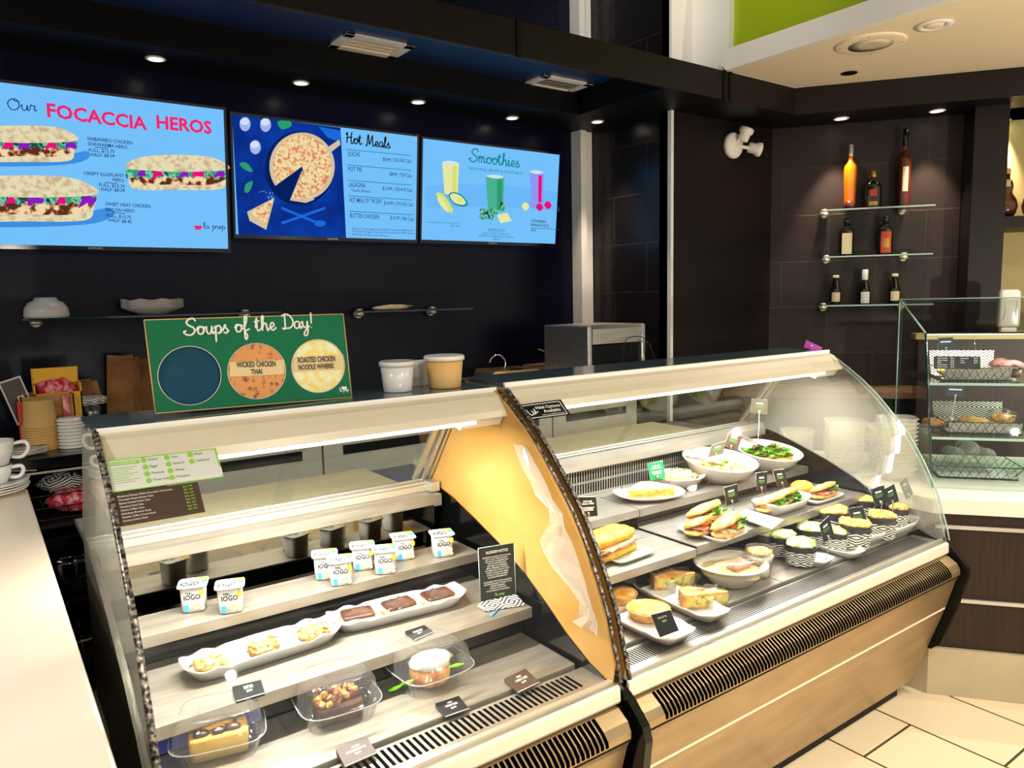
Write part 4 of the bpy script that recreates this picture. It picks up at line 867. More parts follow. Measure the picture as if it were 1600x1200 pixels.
# ================================================================== back counter and what stands on it
ZC = 1.0
bc = MB().box(-2.5, 3.6, 3.27, YB - .02, ZC - .04, ZC)
tag(bc.build('back_counter_top', None, 'gloss', bev=.004), 'long black counter top along the back wall', 'counter')
t = thing('under_counter_unit', 'dark open shelving under the left part of the back counter', 'cabinet', (-.9, 3.7, 0))
MB().box(-1.6, 1.45, .36, .38, 0, ZC - .042).box(-1.6, -1.57, -.38, .36, 0, ZC - .042).build('back_panel', t, 'black'); MB().box(-1.6, 1.42, -.38, .36, .40, .42).build('shelf', t, 'black'); MB().box(-1.6, 1.42, -.40, .36, .72, .735).build('shelf', t, 'black'); MB().box(-1.6, 1.42, -.38, .36, .06, .09).build('shelf', t, 'black')
MB().box(-1.6, 1.42, -.423, -.41, .940, .947).build('trim_strip', t, 'steel')
def fridge(x0, x1, label):
    t = thing('undercounter_fridge', label, 'fridge', ((x0 + x1) / 2, 3.7, 0)); c = (x0 + x1) / 2
    MB().box(x0 - c, x1 - c, -.38, .35, .08, ZC - .042).build('body', t, 'steel'); n = 2
    for k in range(n):
        a = x0 - c + (x1 - x0) * k / n; b = x0 - c + (x1 - x0) * (k + 1) / n
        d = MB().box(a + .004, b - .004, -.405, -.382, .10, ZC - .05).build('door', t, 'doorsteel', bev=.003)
        MB().box(a + .1, b - .1, -.409, -.4055, .84, .885).build('recessed_handle', d, 'black'); MB().box(a + .1, b - .1, -.4085, -.406, .885, .892).build('handle_lip', d, 'alu')
    MB().box(x0 - c + .02, x1 - c - .02, -.36, .3, 0, .08).build('kick_plate', t, 'black')
fridge(.60, 1.95, 'stainless two door fridge under the back counter behind the left case')
fridge(1.97, 3.32, 'stainless two door fridge under the back counter behind the right case')
def brow(x, y, z): return at(x, y, Z=z)
# paper bags
def paper_bag(x, ybase, h, w, label, lean=0, rz=.2):
    p = at(x, ybase, Z=ZC); t = thing('paper_bag', label, 'bag', (p.x, p.y, ZC + .0005), rz, 'open brown paper bags on the back counter')
    d = w * .6; rings = []
    for z, k, o in ((0, 1, 0), (h * .55, .95, lean * .4), (h, .92, lean), (h - .002, .88, lean), (h * .55, .90, lean * .4), (.01, .9, 0)):
        a, b = w / 2 * k, d / 2 * k; g = .55 * w / 2 * (z / h) ** 1.5; e = (z / h) ** 2
        rings.append([(-a + o, -b, z), (o, -b + .012 * e, z - .006 * e), (a + o, -b, z), (a - g + o, 0, z - .05 * e), (a * .96 + o, b, z - .015 * e), (o, b - .012 * e, z - .02 * e), (-a * .96 + o, b, z - .012 * e), (-a + g + o, 0, z - .05 * e)])
    MB().loft(rings, None, False).build('bag_shell', t, 'bag'); MB().box(-w / 2 + lean * .35, w / 2 + lean * .35, -d / 2 - .0015, -d / 2 + .006, h * .35, h * .352).build('fold_line', t, 'kraft')
paper_bag(146, 672, .24, .12, 'leftmost open brown paper bag, standing behind the striped tin', -.035, -.5)
paper_bag(196, 660, .33, .13, 'tall open brown paper bag, middle one of the three', .015, -.55)
paper_bag(229, 652, .30, .10, 'open brown paper bag half hidden by the green soup sign', -.01, -.5)
# carton with packets, cups, lids
p = at(95, 703, Z=ZC); bx0 = at(38, 690, Y=p.y + .13).x; bx1 = at(122, 690, Y=p.y + .13).x; w = bx1 - bx0
BXP = (bx0 + w / 2, p.y + .235, ZC + .0005); HB = .205
t = thing('carton', 'brown cardboard carton of packets on the back counter', 'box', BXP)
MB().box(-w / 2, w / 2, -.1, -.095, 0, HB).box(-w / 2, w / 2, .095, .1, 0, HB).box(-w / 2, -w / 2 + .005, -.1, .1, 0, HB).box(w / 2 - .005, w / 2, -.1, .1, 0, HB).box(-w / 2, w / 2, -.1, .1, 0, .005).build('box_shell', t, 'kraft')
MB().box(-w / 2 - .012, -w / 2 + .02, -.115, -.104, .0, .19).build('side_card', t, 'red'); MB().box(.05, w / 2 - .02, -.112, -.104, .08, .20).build('side_card', t, 'redmix')
T = Matrix.Translation((.06, .06, .12)) @ Matrix.Rotation(-.12, 4, 'X')
t = thing('yellow_packet_box', 'open yellow cardboard display box of red packets inside the carton', 'box', (BXP[0] + .045, BXP[1] + .03, ZC + .006))
MB().box(-.085, .085, .045, .05, 0, .30).box(-.085, .085, -.05, -.045, 0, .20).box(-.085, -.08, -.05, .05, 0, .235).box(.08, .085, -.05, .05, 0, .235).prism([(-.075, .235), (.075, .235), (.085, .30), (-.085, .30)], .02, .045, 'Y').build('box_shell', t, 'yellow')
MB().blob((0, 0, .2), (.075, .042, .05), None, .5, 9, 4).build('packets', t, 'redmix')
t = thing('menu_card', 'small framed dark card sticking up at an angle from the carton', 'card', (BXP[0] - .085, BXP[1] - .06, ZC + .15), .1)
T = Matrix.Rotation(-.28, 4, 'Y'); MB().box(-.04, .04, -.002, .002, -.05, .135, None, T).build('frame', t, 'paper'); MB().box(-.034, .034, -.003, -.002, -.04, .128, None, T).build('print', t, 'tagb')
g = MB(); 
for k in range(4): g.box(.0 + .006 * k, .004 + .006 * k, -.0036, -.003, .02, .06, None, T)
g.build('lettering', t, 'txtw')
# nested paper cups, upside down
pc = at(67, 702, Z=ZC); tc = None
for k in range(11):
    prof = [(.058, 0), (.066, .001), (.066, .005), (.058, .0058), (.051, .105), (.045, .105)]
    o = MB().lathe(prof, n=32).build('paper_cup', None, 'kraftlight', (pc.x, pc.y + .01, ZC + .0005 + k * .0092))
    tag(o, ('lowest' if k == 0 else 'topmost' if k == 10 else '%s from below' % ('second', 'third', 'fourth', 'fifth', 'sixth', 'seventh', 'eighth', 'ninth', 'tenth')[k - 1]) + ' upside down kraft cup of the nested stack by the carton', 'cup', 'nested kraft cups')
pc = at(112, 698, Z=ZC)
for k in range(9):
    o = MB().lathe([(.05, 0), (.052, .002), (.052, .007), (.046, .009), (.044, .013), (.02, .014)], n=28).build('cup_lid', None, 'china', (pc.x + .005, pc.y - .01, ZC + .0005 + k * .0135))
    tag(o, ('lowest' if k == 0 else 'topmost' if k == 8 else '%s from the bottom' % ('second', 'third', 'fourth', 'fifth', 'sixth', 'seventh', 'eighth')[k - 1]) + ' white cup lid of the stack beside the kraft cups', 'lid', 'stacked white lids')
pc = at(43, 712, Z=ZC)
for k, w in enumerate(('lowest white saucer of the pair on the black back counter', 'middle white saucer on the black back counter left of the kraft cups', 'top white saucer on the black back counter left of the kraft cups')):
    tag(MB().lathe([(.035, 0), (.04, .001), (.078, .012), (.08, .015), (.045, .006), (.01, .006)], n=32).build('saucer', None, 'china', (pc.x - .005, pc.y + .02, ZC + .0005 + k * .0075)), w, 'saucer', 'saucers on the back counter')
p = at(138, 672, Z=ZC); t = thing('striped_tin', 'black tin with a black and white checked rim behind the case corner', 'tin', (p.x - .01, p.y - .17, ZC + .0005))
MB().lathe([(.07, 0), (.072, .004), (.072, .14), (.07, .145)], n=32).build('tin_body', t, 'gloss'); MB().lathe([(.0745, .14), (.0745, .165), (.07, .168)], n=32, mats=None, m='maze').build('tin_lid', t, 'maze')
# below the counter: baskets and dark lids
p = at(118, 775, Y=3.38); t = thing('snack_basket', 'black wire basket of red snack packets on the under counter shelf', 'basket', (p.x - .02, 3.46, .7355))
g = MB()
for z in (.004, .05, .1): g.tube([(-.14, -.1, z), (.14, -.1, z), (.14, .1, z), (-.14, .1, z)], .0025, None, 5, closed=True)
for k in range(9): x = -.14 + k * .035; g.tube([(x, -.1, .1), (x + .0175, -.1, .05), (x, -.1, .004)], .0016, None, 4)
g.build('wire_frame', t, 'wire')
MB().blob((.03, 0, .05), (.1, .07, .05), None, .5, 4, 2, flat=-.04).build('red_packets', t, 'redmix'); MB().blob((-.02, .03, .12), (.08, .05, .035), None, .4, 5, 6).build('dark_packets', t, 'mazebig')
for (x, y, lb) in ((113, 815, 'black dome lidded coffee pot on the under counter shelf, upper one'), (118, 880, 'black dome lidded coffee pot under the counter, lower one')):
    z = .4205 if y < 850 else .0905; p = at(x, y, Y=3.40); t = thing('coffee_pot', lb, 'pot', (p.x, 3.42, z), 0, 'coffee pots under the counter'); h = .13
    MB().lathe([(.07, 0), (.085, .01), (.09, h), (.08, h + .02)], n=32).build('pot_body', t, 'gloss'); MB().lathe([(.085, h + .018), (.07, h + .035), (.045, h + .05), (.03, h + .055), (.03, h + .08), (.01, h + .082)], n=32).build('lid', t, 'gloss'); MB().lathe([(.0885, h + .01), (.0905, h + .014), (.0885, h + .02)], n=32, c0=False, c1=False).build('rim', t, 'chrome')

# conveyor toaster
TX0, TX1, TY0, TY1 = 2.94, 3.42, 3.32, 3.74; zt = at(920, 510, Y=TY0).z
t = thing('conveyor_toaster', 'stainless conveyor toaster on the back counter below the white column', 'toaster', ((TX0 + TX1) / 2, (TY0 + TY1) / 2, ZC + .0005)); hx, hy, hz = (TX1 - TX0) / 2, (TY1 - TY0) / 2, zt - ZC
MB().box(-hx, -hx + .035, -hy, hy, .02, hz).build('side_panel', t, 'steelbright', bev=.008); MB().box(hx - .035, hx, -hy, hy, .02, hz).build('side_panel', t, 'steelbright', bev=.008)
MB().prism([(-hy, hz - .11), (-hy - .005, hz - .02), (-hy + .03, hz - .0), (hy, hz), (hy, .02), (hy - .02, .02), (hy - .02, hz - .11)], -hx + .035, hx - .035, 'X').build('hood', t, 'steelbright')
MB().box(-hx + .035, hx - .035, -hy + .03, hy - .02, .02, hz - .12).build('oven_chamber', t, 'black'); MB().box(-hx + .02, hx, -hy - .10, -hy + .03, .0, .15).build('crumb_tray', t, 'gloss', bev=.01)
MB().lathe([(.018, 0), (.02, .004), (.016, .016)], n=20, T=Matrix.Translation((.06, -hy - .10, .075)) @ Matrix.Rotation(PI / 2, 4, 'X')).build('control_knob', t, 'steel')
for a in (-1, 1):
    for b in (-1, 1): MB().lathe([(.015, 0), (.015, .02)], n=12, c=(a * (hx - .04), b * (hy - .04), 0)).build('foot', t, 'black')
r = MB(); r.tube(crom([(-.05, -hy - .085, .152), (0, -hy - .06, .27), (.08, -hy - .02, .30), (.2, -hy - .03, .29), (.24, -hy - .09, .152)], 5), .003, None, 5)
for k in range(9): x = -.03 + k * .03; r.tube([(x, -hy - .085, .152), (x + .03, -hy - .04, .265 + .02 * math.sin(k * .4))], .0018, None, 4)
r.build('wire_rack', t, 'wire')
# soup wells
for i, (x, y, lb) in enumerate(((792, 577, 'front square stainless soup well lid with a hooked ladle handle'), (845, 568, 'rear square stainless soup well lid beside the toaster'))):
    p = at(x, y, Z=ZC + .10); t = thing('soup_warmer', lb, 'food warmer', (p.x, p.y, ZC + .0005), -.15, 'soup warmers on the back counter')
    MB().box(-.17, .17, -.14, .14, 0, .088).build('warmer_body', t, 'steel', bev=.004); MB().prism([(-.168, .0885), (.168, .0885), (.15, .104), (-.15, .104)], -.138, .138, 'Y').build('lid', t, 'lidbronze'); MB().box(-.04, .04, -.138, -.125, .104, .116).build('lid_grip', t, 'black')
    MB().tube(crom([(-.02, 0, .10), (-.01, 0, .15), (-.05, .0, .195), (-.10, 0, .185), (-.125, 0, .15)] if i == 0 else [(-.12, 0, .10), (-.10, 0, .16), (-.04, 0, .20), (.03, 0, .18), (.05, 0, .105)], 5), .006, None, 8).build('ladle_handle', t, 'chrome')

t = thing('rear_worktop', 'steel work ledge behind the two display cases', 'counter', (1.5, 2.35, 0))
MB().box(-1.30, 1.30, -.18, .17, .915, .935).build('worktop', t, 'steelbright', bev=.003)
for x in (-1.2, 0, 1.2): MB().box(x - .02, x + .02, -.10, .10, 0, .915).build('support_leg', t, 'steel')
for a, b, lb in ((.28, 1.12, 'long pale cutting board behind the left display case'), (1.32, 2.62, 'long pale cutting board behind the right display case')):
    tag(MB().box(a, b, 2.185, 2.50, 0, .018).build('cutting_board', None, 'board', (0, 0, .9355), bev=.004), lb, 'cutting board')

# ================================================================== white service counter in front on the left
t = thing('service_counter', 'white stone service counter running towards the camera at the left edge', 'counter', (-.4, 1.8, 0))
MB().box(-1.0, .50, -1.3, .95, .955, 1.0).build('worktop', t, 'counterstone', bev=.006); MB().box(-.98, .47, -1.28, .93, 0, .954).build('base_panel', t, 'black')
pp = at(-22, 758, Z=1.03); PR = at(48, 757, Z=1.03).x - pp.x
for k, w in enumerate(('lowest', 'second lowest', 'third lowest', 'top')):
    tag(MB().lathe([(PR * .55, 0), (PR * .6, .001), (PR * .97, .012), (PR, .0155), (PR * .97, .0165), (PR * .62, .006), (.01, .005)], n=48).build('plate', None, 'china', (pp.x + .004 * (k % 2), pp.y, 1.0005 + k * .0078)), w + ' white plate of the stack at the left end of the service counter', 'plate', 'stacked plates on the service counter')
def cup(label, x, y, z, r, h, rz):
    p = at(x, y, Z=z + h * .5); t = thing('coffee_cup', label, 'cup', (p.x, pp.y + .01, z), rz, 'white cups on the plate stack')
    MB().lathe([(r * .6, 0), (r * .66, .002), (r * .9, h * .5), (r, h), (r * .95, h), (r * .85, h * .5), (r * .55, .006), (.005, .005)], n=36).build('cup_body', t, 'china')
    MB().tube(crom([(r * .92, 0, h * .82), (r * 1.5, 0, h * .85), (r * 1.62, 0, h * .55), (r * 1.3, 0, h * .25), (r * .82, 0, h * .28)], 5), .006, None, 8).build('handle', t, 'china')
z0 = 1.0005 + 3 * .0078 + .006
cup('white espresso cup with a spoon, standing on the plate stack', -8, 735, z0, .045, .055, -.2)
cup('upper white coffee cup with a handle, stacked on the espresso cup', -10, 708, z0 + .0555, .055, .075, -.1)
p = at(22, 730, Z=z0 + .02); g = MB(); g.tube([(-.05, -.02, .012), (.0, 0, .006), (.06, -.015, .002)], [.002, .002, .003], None, 6)
tag(g.build('teaspoon', None, 'chrome', (p.x, p.y, z0 + .001)), 'steel teaspoon leaning on the plate stack beside the espresso cup', 'spoon')

# ================================================================== things on the left case
TOPZ = 1.3105
A, Bp = at(243, 646, Z=TOPZ), at(550, 627, Z=TOPZ); ysg = (A.y + Bp.y) / 2
lean = .18; pls = PL((0, ysg, TOPZ), (0, -math.cos(lean), math.sin(lean))); 
t = thing('soup_sign', 'green soups of the day board standing on the left glass case', 'sign', (0, 0, 0))
cs = [pls.p(243, 646), pls.p(550, 627), pls.p(536, 490.5), pls.p(225, 500)]; z0 = TOPZ + .0008
for q in cs[:2]: q.z = max(q.z, z0)
def ringpx(cx, cy, rx, ry, off=0, n=32): return [pls.p(cx + rx * math.cos(2 * PI * i / n), cy + ry * math.sin(2 * PI * i / n), off) for i in range(n)]
holes = [(296, 587, 49.5, 46), (401, 580, 45.5, 43.5), (497, 572, 41.5, 41.5)]
# board face with three round windows: bridge the outline to each circle by strips
import mathutils
def board(off, names):
    bm = bmesh.new(); es = []
    for lp in [[c + pls.n * off for c in cs]] + [ringpx(*h, off) for h in holes]:
        vs = [bm.verts.new(q) for q in lp]; es += [bm.edges.new((vs[i], vs[(i + 1) % len(vs)])) for i in range(len(vs))]
    bmesh.ops.triangle_fill(bm, use_beauty=True, use_dissolve=False, edges=es)
    g = MB(); bm.verts.index_update(); g.add([v.co.copy() for v in bm.verts], [[v.index for v in f.verts] for f in bm.faces]); bm.free(); return g
g = board(.0, 0)
g2 = board(-.006, 0); g.add(g2.v, g2.f); k = [c for c in cs]; kb = [c - pls.n * .006 for c in cs]; g.add(k + kb, [(i, (i + 1) % 4, 4 + (i + 1) % 4, 4 + i) for i in range(4)])
M['signgreen'] = mat('green_board', '0a6542', .6, spec=.2, nz=(3, '0c6c48', .3, .7)); M['signteal'] = mat('blue_green_recess', '073b4e', .6, spec=.2, nz=(4, '07445c', .3, .7))
M['soup1'] = mat('thai_soup_photo', 'd8924a', .5, nz=(70, '8a3a1c', .52, .66)); M['soup2'] = mat('noodle_soup_photo', 'f0d873', .5, nz=(45, 'e9edc0', .42, .58))
g.build('board', t, 'signgreen')
g = MB()
for i in range(4): g.tube([cs[i], cs[(i + 1) % 4]], .0016, None, 4)
g.build('board_edge', t, 'kraftlight')
for i, h in enumerate(holes):
    ob = MB().add(ringpx(*h, -.0055 if i == 0 else -.0012), [tuple(range(32))]).build('soup_picture', t, ('signteal', 'soup1', 'soup2')[i]); ob['label'] = ('empty blue round window', 'round photo of orange thai soup', 'round photo of chicken noodle soup')[i]
    MB().tube(ringpx(*h, .0008), .0011, None, 4, closed=True).build('window_rim', ob, 'paper')
    if i:
        c = h; g = MB(); bnd = [pls.p(a, b, .0006) for a, b in ((c[0] - c[2] * .93, c[1] - 14), (c[0] + c[2] * .95, c[1] - 18), (c[0] + c[2] * .95, c[1] + 5), (c[0] - c[2] * .93, c[1] + 9))]
        g.add(bnd, [(0, 1, 2, 3)]); g.build('name_strip', ob, 'crumb')
x = TXB(); pls.text(x, 'Soups of the Day!', (289, 524), (490, 512), 12.5, 'txtw', 0, .002, True, .13)
pls.text(x, 'WICKED CHICKEN', (370, 574), (431, 572), 8.5, 'ink', .02, .002); pls.text(x, 'THAI', (393, 585), (410, 584), 8, 'ink', .02, .002)
pls.text(x, 'ROASTED CHICKEN', (466, 567), (524, 564), 8.5, 'ink', .02, .002); pls.text(x, 'NOODLE W/HERBS', (467, 578), (522, 575), 8, 'ink', .02, .002)
pls.text(x, 'la prep', (531, 612), (545, 611), 3, 'txtw', 0, .002, True, .12); pls.poly(x, [(533, 605), (536, 603), (537, 605), (541, 603), (542, 607), (539, 609), (534, 608)], 'txtw', .002)
x.build('lettering', t)
st = MB(); b0 = (cs[0] + cs[1]) / 2 - pls.n * .007; tp = b0 + pls.up * .12
st.add([tp + V((-.04, 0, 0)), tp + V((.04, 0, 0)), V((b0.x + .04, b0.y + .10, z0)), V((b0.x - .04, b0.y + .10, z0))], [(0, 1, 2, 3)]); st.build('rear_strut', t, 'kraftlight')
def soup_tub(label, x, ybot, wpx, hpx, m, lidm):
    p = at(x, ybot, Z=TOPZ); r = pxm(p) * wpx / 2; h = pxm(p) * hpx; t = thing('soup_tub', label, 'tub', (p.x, p.y + r * .8, TOPZ), 0, 'soup tubs on the case')
    MB().lathe([(r * .80, 0), (r * .82, .003), (r * .97, h), (r * .9, h)], n=40).build('tub_body', t, m)
    MB().lathe([(r * .98, h - .008), (r * 1.04, h - .008), (r * 1.04, h + .003), (r * .96, h + .006), (r * .90, h + .003), (r * .86, h + .004), (.01, h + .004)], n=40).build('lid', t, lidm)
    return t
soup_tub('white lidded soup tub standing on the left case', 632, 613, 55, 45, 'china', 'china')
p = at(660, 615, Z=TOPZ)
soup_tub('kraft lidded soup tub standing on the left case beside the white one', 708, 607, 62, 48, 'kraftlight', 'film2' if 'film2' in M else 'china')
p = at(650, 602, Z=TOPZ); pr = at(678, 602, Y=p.y); h = pxm(p) * 40
tag(MB().box(p.x - .06, pr.x, p.y - .0008, p.y + .0008, 0, h).build('paper_notice', None, 'paper', (0, 1.925 - p.y, TOPZ)), 'white paper notice standing behind the soup tubs', 'notice')

# ================================================================== food: shared builders
def sup(a, b, z, n=64, p=.4, wav=0, k=5, dz=0, cx=0, cy=0):
    out = []
    for i in range(n):
        t = 2 * PI * i / n; c, s = math.cos(t), math.sin(t)
        x = a * math.copysign(abs(c) ** p, c); y = b * math.copysign(abs(s) ** p, s)
        out.append((cx + x, cy + y, z + wav * math.cos(k * PI * x / a) * (1 if abs(s) > .25 else .4) + dz * (x / a) ** 2))
    return out
def wavy_plate(label, cat, loc, rz, L, D, h=.03, wav=.004, k=6, m='china', name='serving_plate', group=None, dz=.006):
    a, b = L / 2, D / 2
    g = MB().loft([sup(a * .80, b * .66, 0), sup(a * .86, b * .74, .002), sup(a * .97, b * .96, h * .75, wav=wav * .6, k=k, dz=dz), sup(a, b, h, wav=wav, k=k, dz=dz), sup(a * .975, b * .94, h - .001, wav=wav, k=k, dz=dz), sup(a * .88, b * .74, .007), sup(a * .5, b * .4, .006)], None, True)
    return tag(g.build(name, None, m, loc, (0, 0, rz)), label, cat, group)
def flat_plate(label, loc, rz, L, D, m='china', h=.014, p=.28, name='serving_plate'):
    a, b = L / 2, D / 2
    return tag(MB().loft([sup(a * .8, b * .8, 0, p=p), sup(a * .86, b * .86, .001, p=p), sup(a, b, h, p=p), sup(a * .98, b * .98, h + .002, p=p), sup(a * .86, b * .84, .006, p=p), sup(a * .4, b * .4, .005, p=p)], None, True).build(name, None, m, loc, (0, 0, rz)), label, 'plate')
def seg(p, q): d = V(q) - V(p); return math.atan2(d.y, d.x), d.length
def price_tag(label, cor, base, m='tagk', lines=(), stem=True, dz=0, sm='chrome'):
    """cor: four photo corners (TL TR BR BL) of the card; base: (x, y, z) photo pixel and height of its foot"""
    b = at(base[0], base[1], Z=base[2]); n = (CAM - b); n.z *= .35; pl = PL(b, n)
    t = thing('price_tag', label, 'price tag', b)
    pts = [pl.p(*c) for c in cor]; bk = -pl.n * .0016
    MB().add([p - b for p in pts] + [p + bk - b for p in pts], [(0, 1, 2, 3), (7, 6, 5, 4), (0, 4, 5, 1), (1, 5, 6, 2), (2, 6, 7, 3), (3, 7, 4, 0)]).build('card', t, m)
    g = MB(); w = [p + bk * .5 - b + pl.n * .0 for p in pts]
    g.tube([w[3], w[0], w[1]], .0009, None, 4); g.build('card_edge', t, 'paper')
    x = MB(); TL, TR, BR, BL = pts
    f = lambda u, v: (TL * (1 - u) + TR * u) * (1 - v) + (BL * (1 - u) + BR * u) * v + pl.n * .0008 - b
    for s, u0, u1, v, h, mm in lines or (('xxxxxxx', .28, .72, .33, .09, 'txtw'), ('xxxxxxxxxxx', .2, .8, .47, .06, 'txtg'), ('xxxxxxxx', .25, .75, .57, .06, 'txtg')):
        if s[:2] == 'xx':
            k = len(s)
            for i in range(k):
                a = u0 + (u1 - u0) * i / k; e = a + (u1 - u0) / k * (.7 + .3 * R.random()); x.add([f(a, v), f(e, v), f(e, v - h), f(a, v - h)], [(0, 1, 2, 3)], mm)
        else: wtext(x, s, f(u0, v), f(u1, v) - f(u0, v), f(u0, v - h) - f(u0, v), mm, .01)
    x.build('lettering', t)
    if stem:
        lo = (BL + BR) / 2 - b; up = lo + (TL + TR - BL - BR) * .12
        c = MB(); c.tube(crom([V((0, 0, .001)), lo * .5 + V((.004, 0, 0)), lo + bk * 2], 4), .0016, None, 6)
        c.tube([lo + pl.n * .002, up + pl.n * .002], [.002, .006], None, 8); c.tube([V((-.008, 0, .0015)), V((.008, 0, .0015))], .0018, None, 6); c.build('clip_stand', t, sm)
    return t
def flat_card(label, cor, z, m, lines=(), th=.006):
    p = [at(a, b, Z=z + th) for a, b in cor]; c = sum(p, V()) / 4; c.z = z
    t = thing('price_card', label, 'price tag', c)
    q = [v - c for v in p]; lo = [V((v.x, v.y, .0008)) for v in q]; q[0].z = q[1].z = th + .006
    MB().add(q + lo, [(0, 1, 2, 3), (7, 6, 5, 4), (0, 4, 5, 1), (1, 5, 6, 2), (2, 6, 7, 3), (3, 7, 4, 0)]).build('card', t, m)
    g = MB(); g.tube([q[3], q[2]], .0012, None, 4); g.build('card_edge', t, 'paper')
    x = MB(); nn = (q[1] - q[0]).cross(q[0] - q[3]).normalized(); nn *= .0008 * (1 if nn.z > 0 else -1)
    f = lambda u, v: (q[0] * (1 - u) + q[1] * u) * (1 - v) + (q[3] * (1 - u) + q[2] * u) * v + nn
    for s, u0, u1, v, h in lines: wtext(x, s, f(u0, v), f(u1, v) - f(u0, v), f(u0, v - h) - f(u0, v), 'txtw', .012)
    x.build('lettering', t)
    return t
def put(x, y, z): p = at(x, y, Z=z); return V((p.x, p.y, z))

# ------------------------------------------------------------------ left case: yogurts
Z1, Z2, ZD = .735, .82, .642
def make_yogurt(label, loc, rz):
    t = thing('yogurt_cup', label, 'yogurt', loc, rz, 'small white yogurt cups on the upper steel shelf')
    a = .0285
    MB().loft([sup(a * .9, a * .9, 0, 40, .5), sup(a * .97, a * .97, .003, 40, .5), sup(a * 1.03, a * 1.03, .060, 40, .5), sup(a * .98, a * .98, .063, 40, .5)]).build('cup_body', t, 'china')
    MB().loft([sup(.034, .034, .063, 40, .3), sup(.0345, .0345, .0645, 40, .3), sup(.034, .034, .0655, 40, .3)]).build('foil_lid', t, 'paper')
    y = -a * 1.012; F = lambda x, z: (x, -a * (.985 + .045 * z / .06) - .0012, z)
    x = MB(); wtext(x, 'IOGO', F(-.019, .034), (.037, 0, 0), (0, -.0006, .0125), 'ink', .03)
    for k in (-.015, -.0105, -.006): x.box(k, k + .003, F(0, .05)[1], F(0, .05)[1] + .001, .050, .0525, 'ink')
    for k in (-.0065, -.0015): x.box(k, k + .0025, F(0, .048)[1], F(0, .048)[1] + .001, .0475, .0495, 'ink')
    wtext(x, 'IOGO', (-.028, -.020, .0664), (.042, 0, 0), (0, .024, 0), 'ink', .04)
    for k in (-.013, -.006): x.box(k, k + .004, .008, .013, .0662, .0665, 'ink')
    x.build('lettering', t)
    g = MB().box(-.020, -.010, F(0, .006)[1], F(0, .02)[1] + .002, .005, .021); g.build('blue_mark', t, 's_paleblue'); g = MB().box(.018, .033, -.008, .012, .0657, .0662); g.build('lid_print', t, 's_paleblue')
    g = MB()
    for (cx, cz, r) in ((.008, .015, .008), (.018, .021, .007), (.021, .010, .005)): g.add([(cx + r * math.cos(k * .7), F(0, cz)[1] - .0002 * 0, cz + r * math.sin(k * .7)) for k in range(9)], [tuple(range(9))])
    g.build('fruit_print', t, 'banana'); g = MB().box(.016, .0275, F(0, .05)[1], F(0, .05)[1] + .002, .042, .054); g.build('yellow_mark', t, 'yellow'); MB().box(.010, .032, .015, .031, .0657, .0661).build('lid_mark', t, 'yellow')
    return t
M['s_paleblue'] = mat('blue_print_patch', '3a9ad8', .5); M['banana'] = mat('banana_print', 'e8d070', .5, nz=(140, 'f6efc8', .4, .6))
YG = [(304, 951, 'leftmost yogurt cup in the case, half turned to the side'), (362, 963, 'second yogurt cup from the left, nearest the shelf edge'), (513, 899, 'yogurt cup half hidden behind another, left of the clustered group'), (527, 917, 'front yogurt cup of the overlapping pair in the left of the group'), (571, 881, 'yogurt cup in the back of the middle overlapping pair'), (597, 897, 'yogurt cup in front of the middle overlapping pair'), (630, 866, 'yogurt cup standing furthest back in the group'), (691, 872, 'rightmost yogurt cup, standing alone beside the black end wall')]
YG0 = None
for x, y, lb in YG:
    p = put(x, y - 6, Z2 + .0005); p.y = min(p.y, 1.925 - .033) if p.y > 1.8 else p.y; p.z = Z2 + .0008
    p.y = 1.890 if (x, y) in ((513, 899), (571, 881), (630, 866)) else min(max(p.y, 1.826), 1.89) if x not in (527, 597) else 1.823
    p.x = at(x, y - 4, Y=p.y).x + (.010 if x in (527, 597) else -.008 if x in (513, 571) else 0)
    if YG0 is None: YG0 = make_yogurt(lb, p, -.33)
    else: dup(YG0, p, -.33 + R.uniform(-.08, .08), lb)

# ------------------------------------------------------------------ left case: long wavy plates with bars
def bars(pl, pr, z, D, plabel, items):
    a, b = put(*pl, z + .02), put(*pr, z + .02); rz, L = seg(a, b); c = (a + b) / 2; c.z = z + .0006
    wavy_plate(plabel, 'plate', c, rz, L, D, .03)
    return c, rz, L
cA, rA, LA = bars((284, 1052), (527, 978), Z1, .115, 'long wavy white plate of three wrapped oat bars in the left case', 0)
cB, rB, LB = bars((514, 976), (722, 925), Z1, .110, 'long wavy white plate of three chocolate topped squares in the left case', 0)
for k, (u, w) in enumerate(((-.33, 'left'), (0, 'middle'), (.33, 'right'))):
    p = cA + Matrix.Rotation(rA, 3, 'Z') @ V((u * LA, 0, .0075)); t = thing('oat_bar', w + ' crumbly oat bar wrapped in clear film on the long plate', 'bar', p, rA + R.uniform(-.2, .2), 'wrapped oat bars')
    g = MB().blob((0, 0, .012), (.033, .029, .014), None, .35, 7, k, pw=.6, n=24, k=12); g.build('bar_body', t, 'oat')
    for i in range(12): MB
    g = MB()
    for i in range(16): g.blob((R.uniform(-.028, .028), R.uniform(-.024, .024), .023 + R.uniform(0, .005)), (.005, .004, .004), None, .3, 5, i, n=6, k=4)
    g.build('crumble_topping', t, 'oat')['kind'] = 'stuff'
    MB().blob((0, .003, .018), (.043, .036, .019), None, .55, 5, k + 9, n=20, k=9, flat=-.012).build('film_wrap', t, 'film')
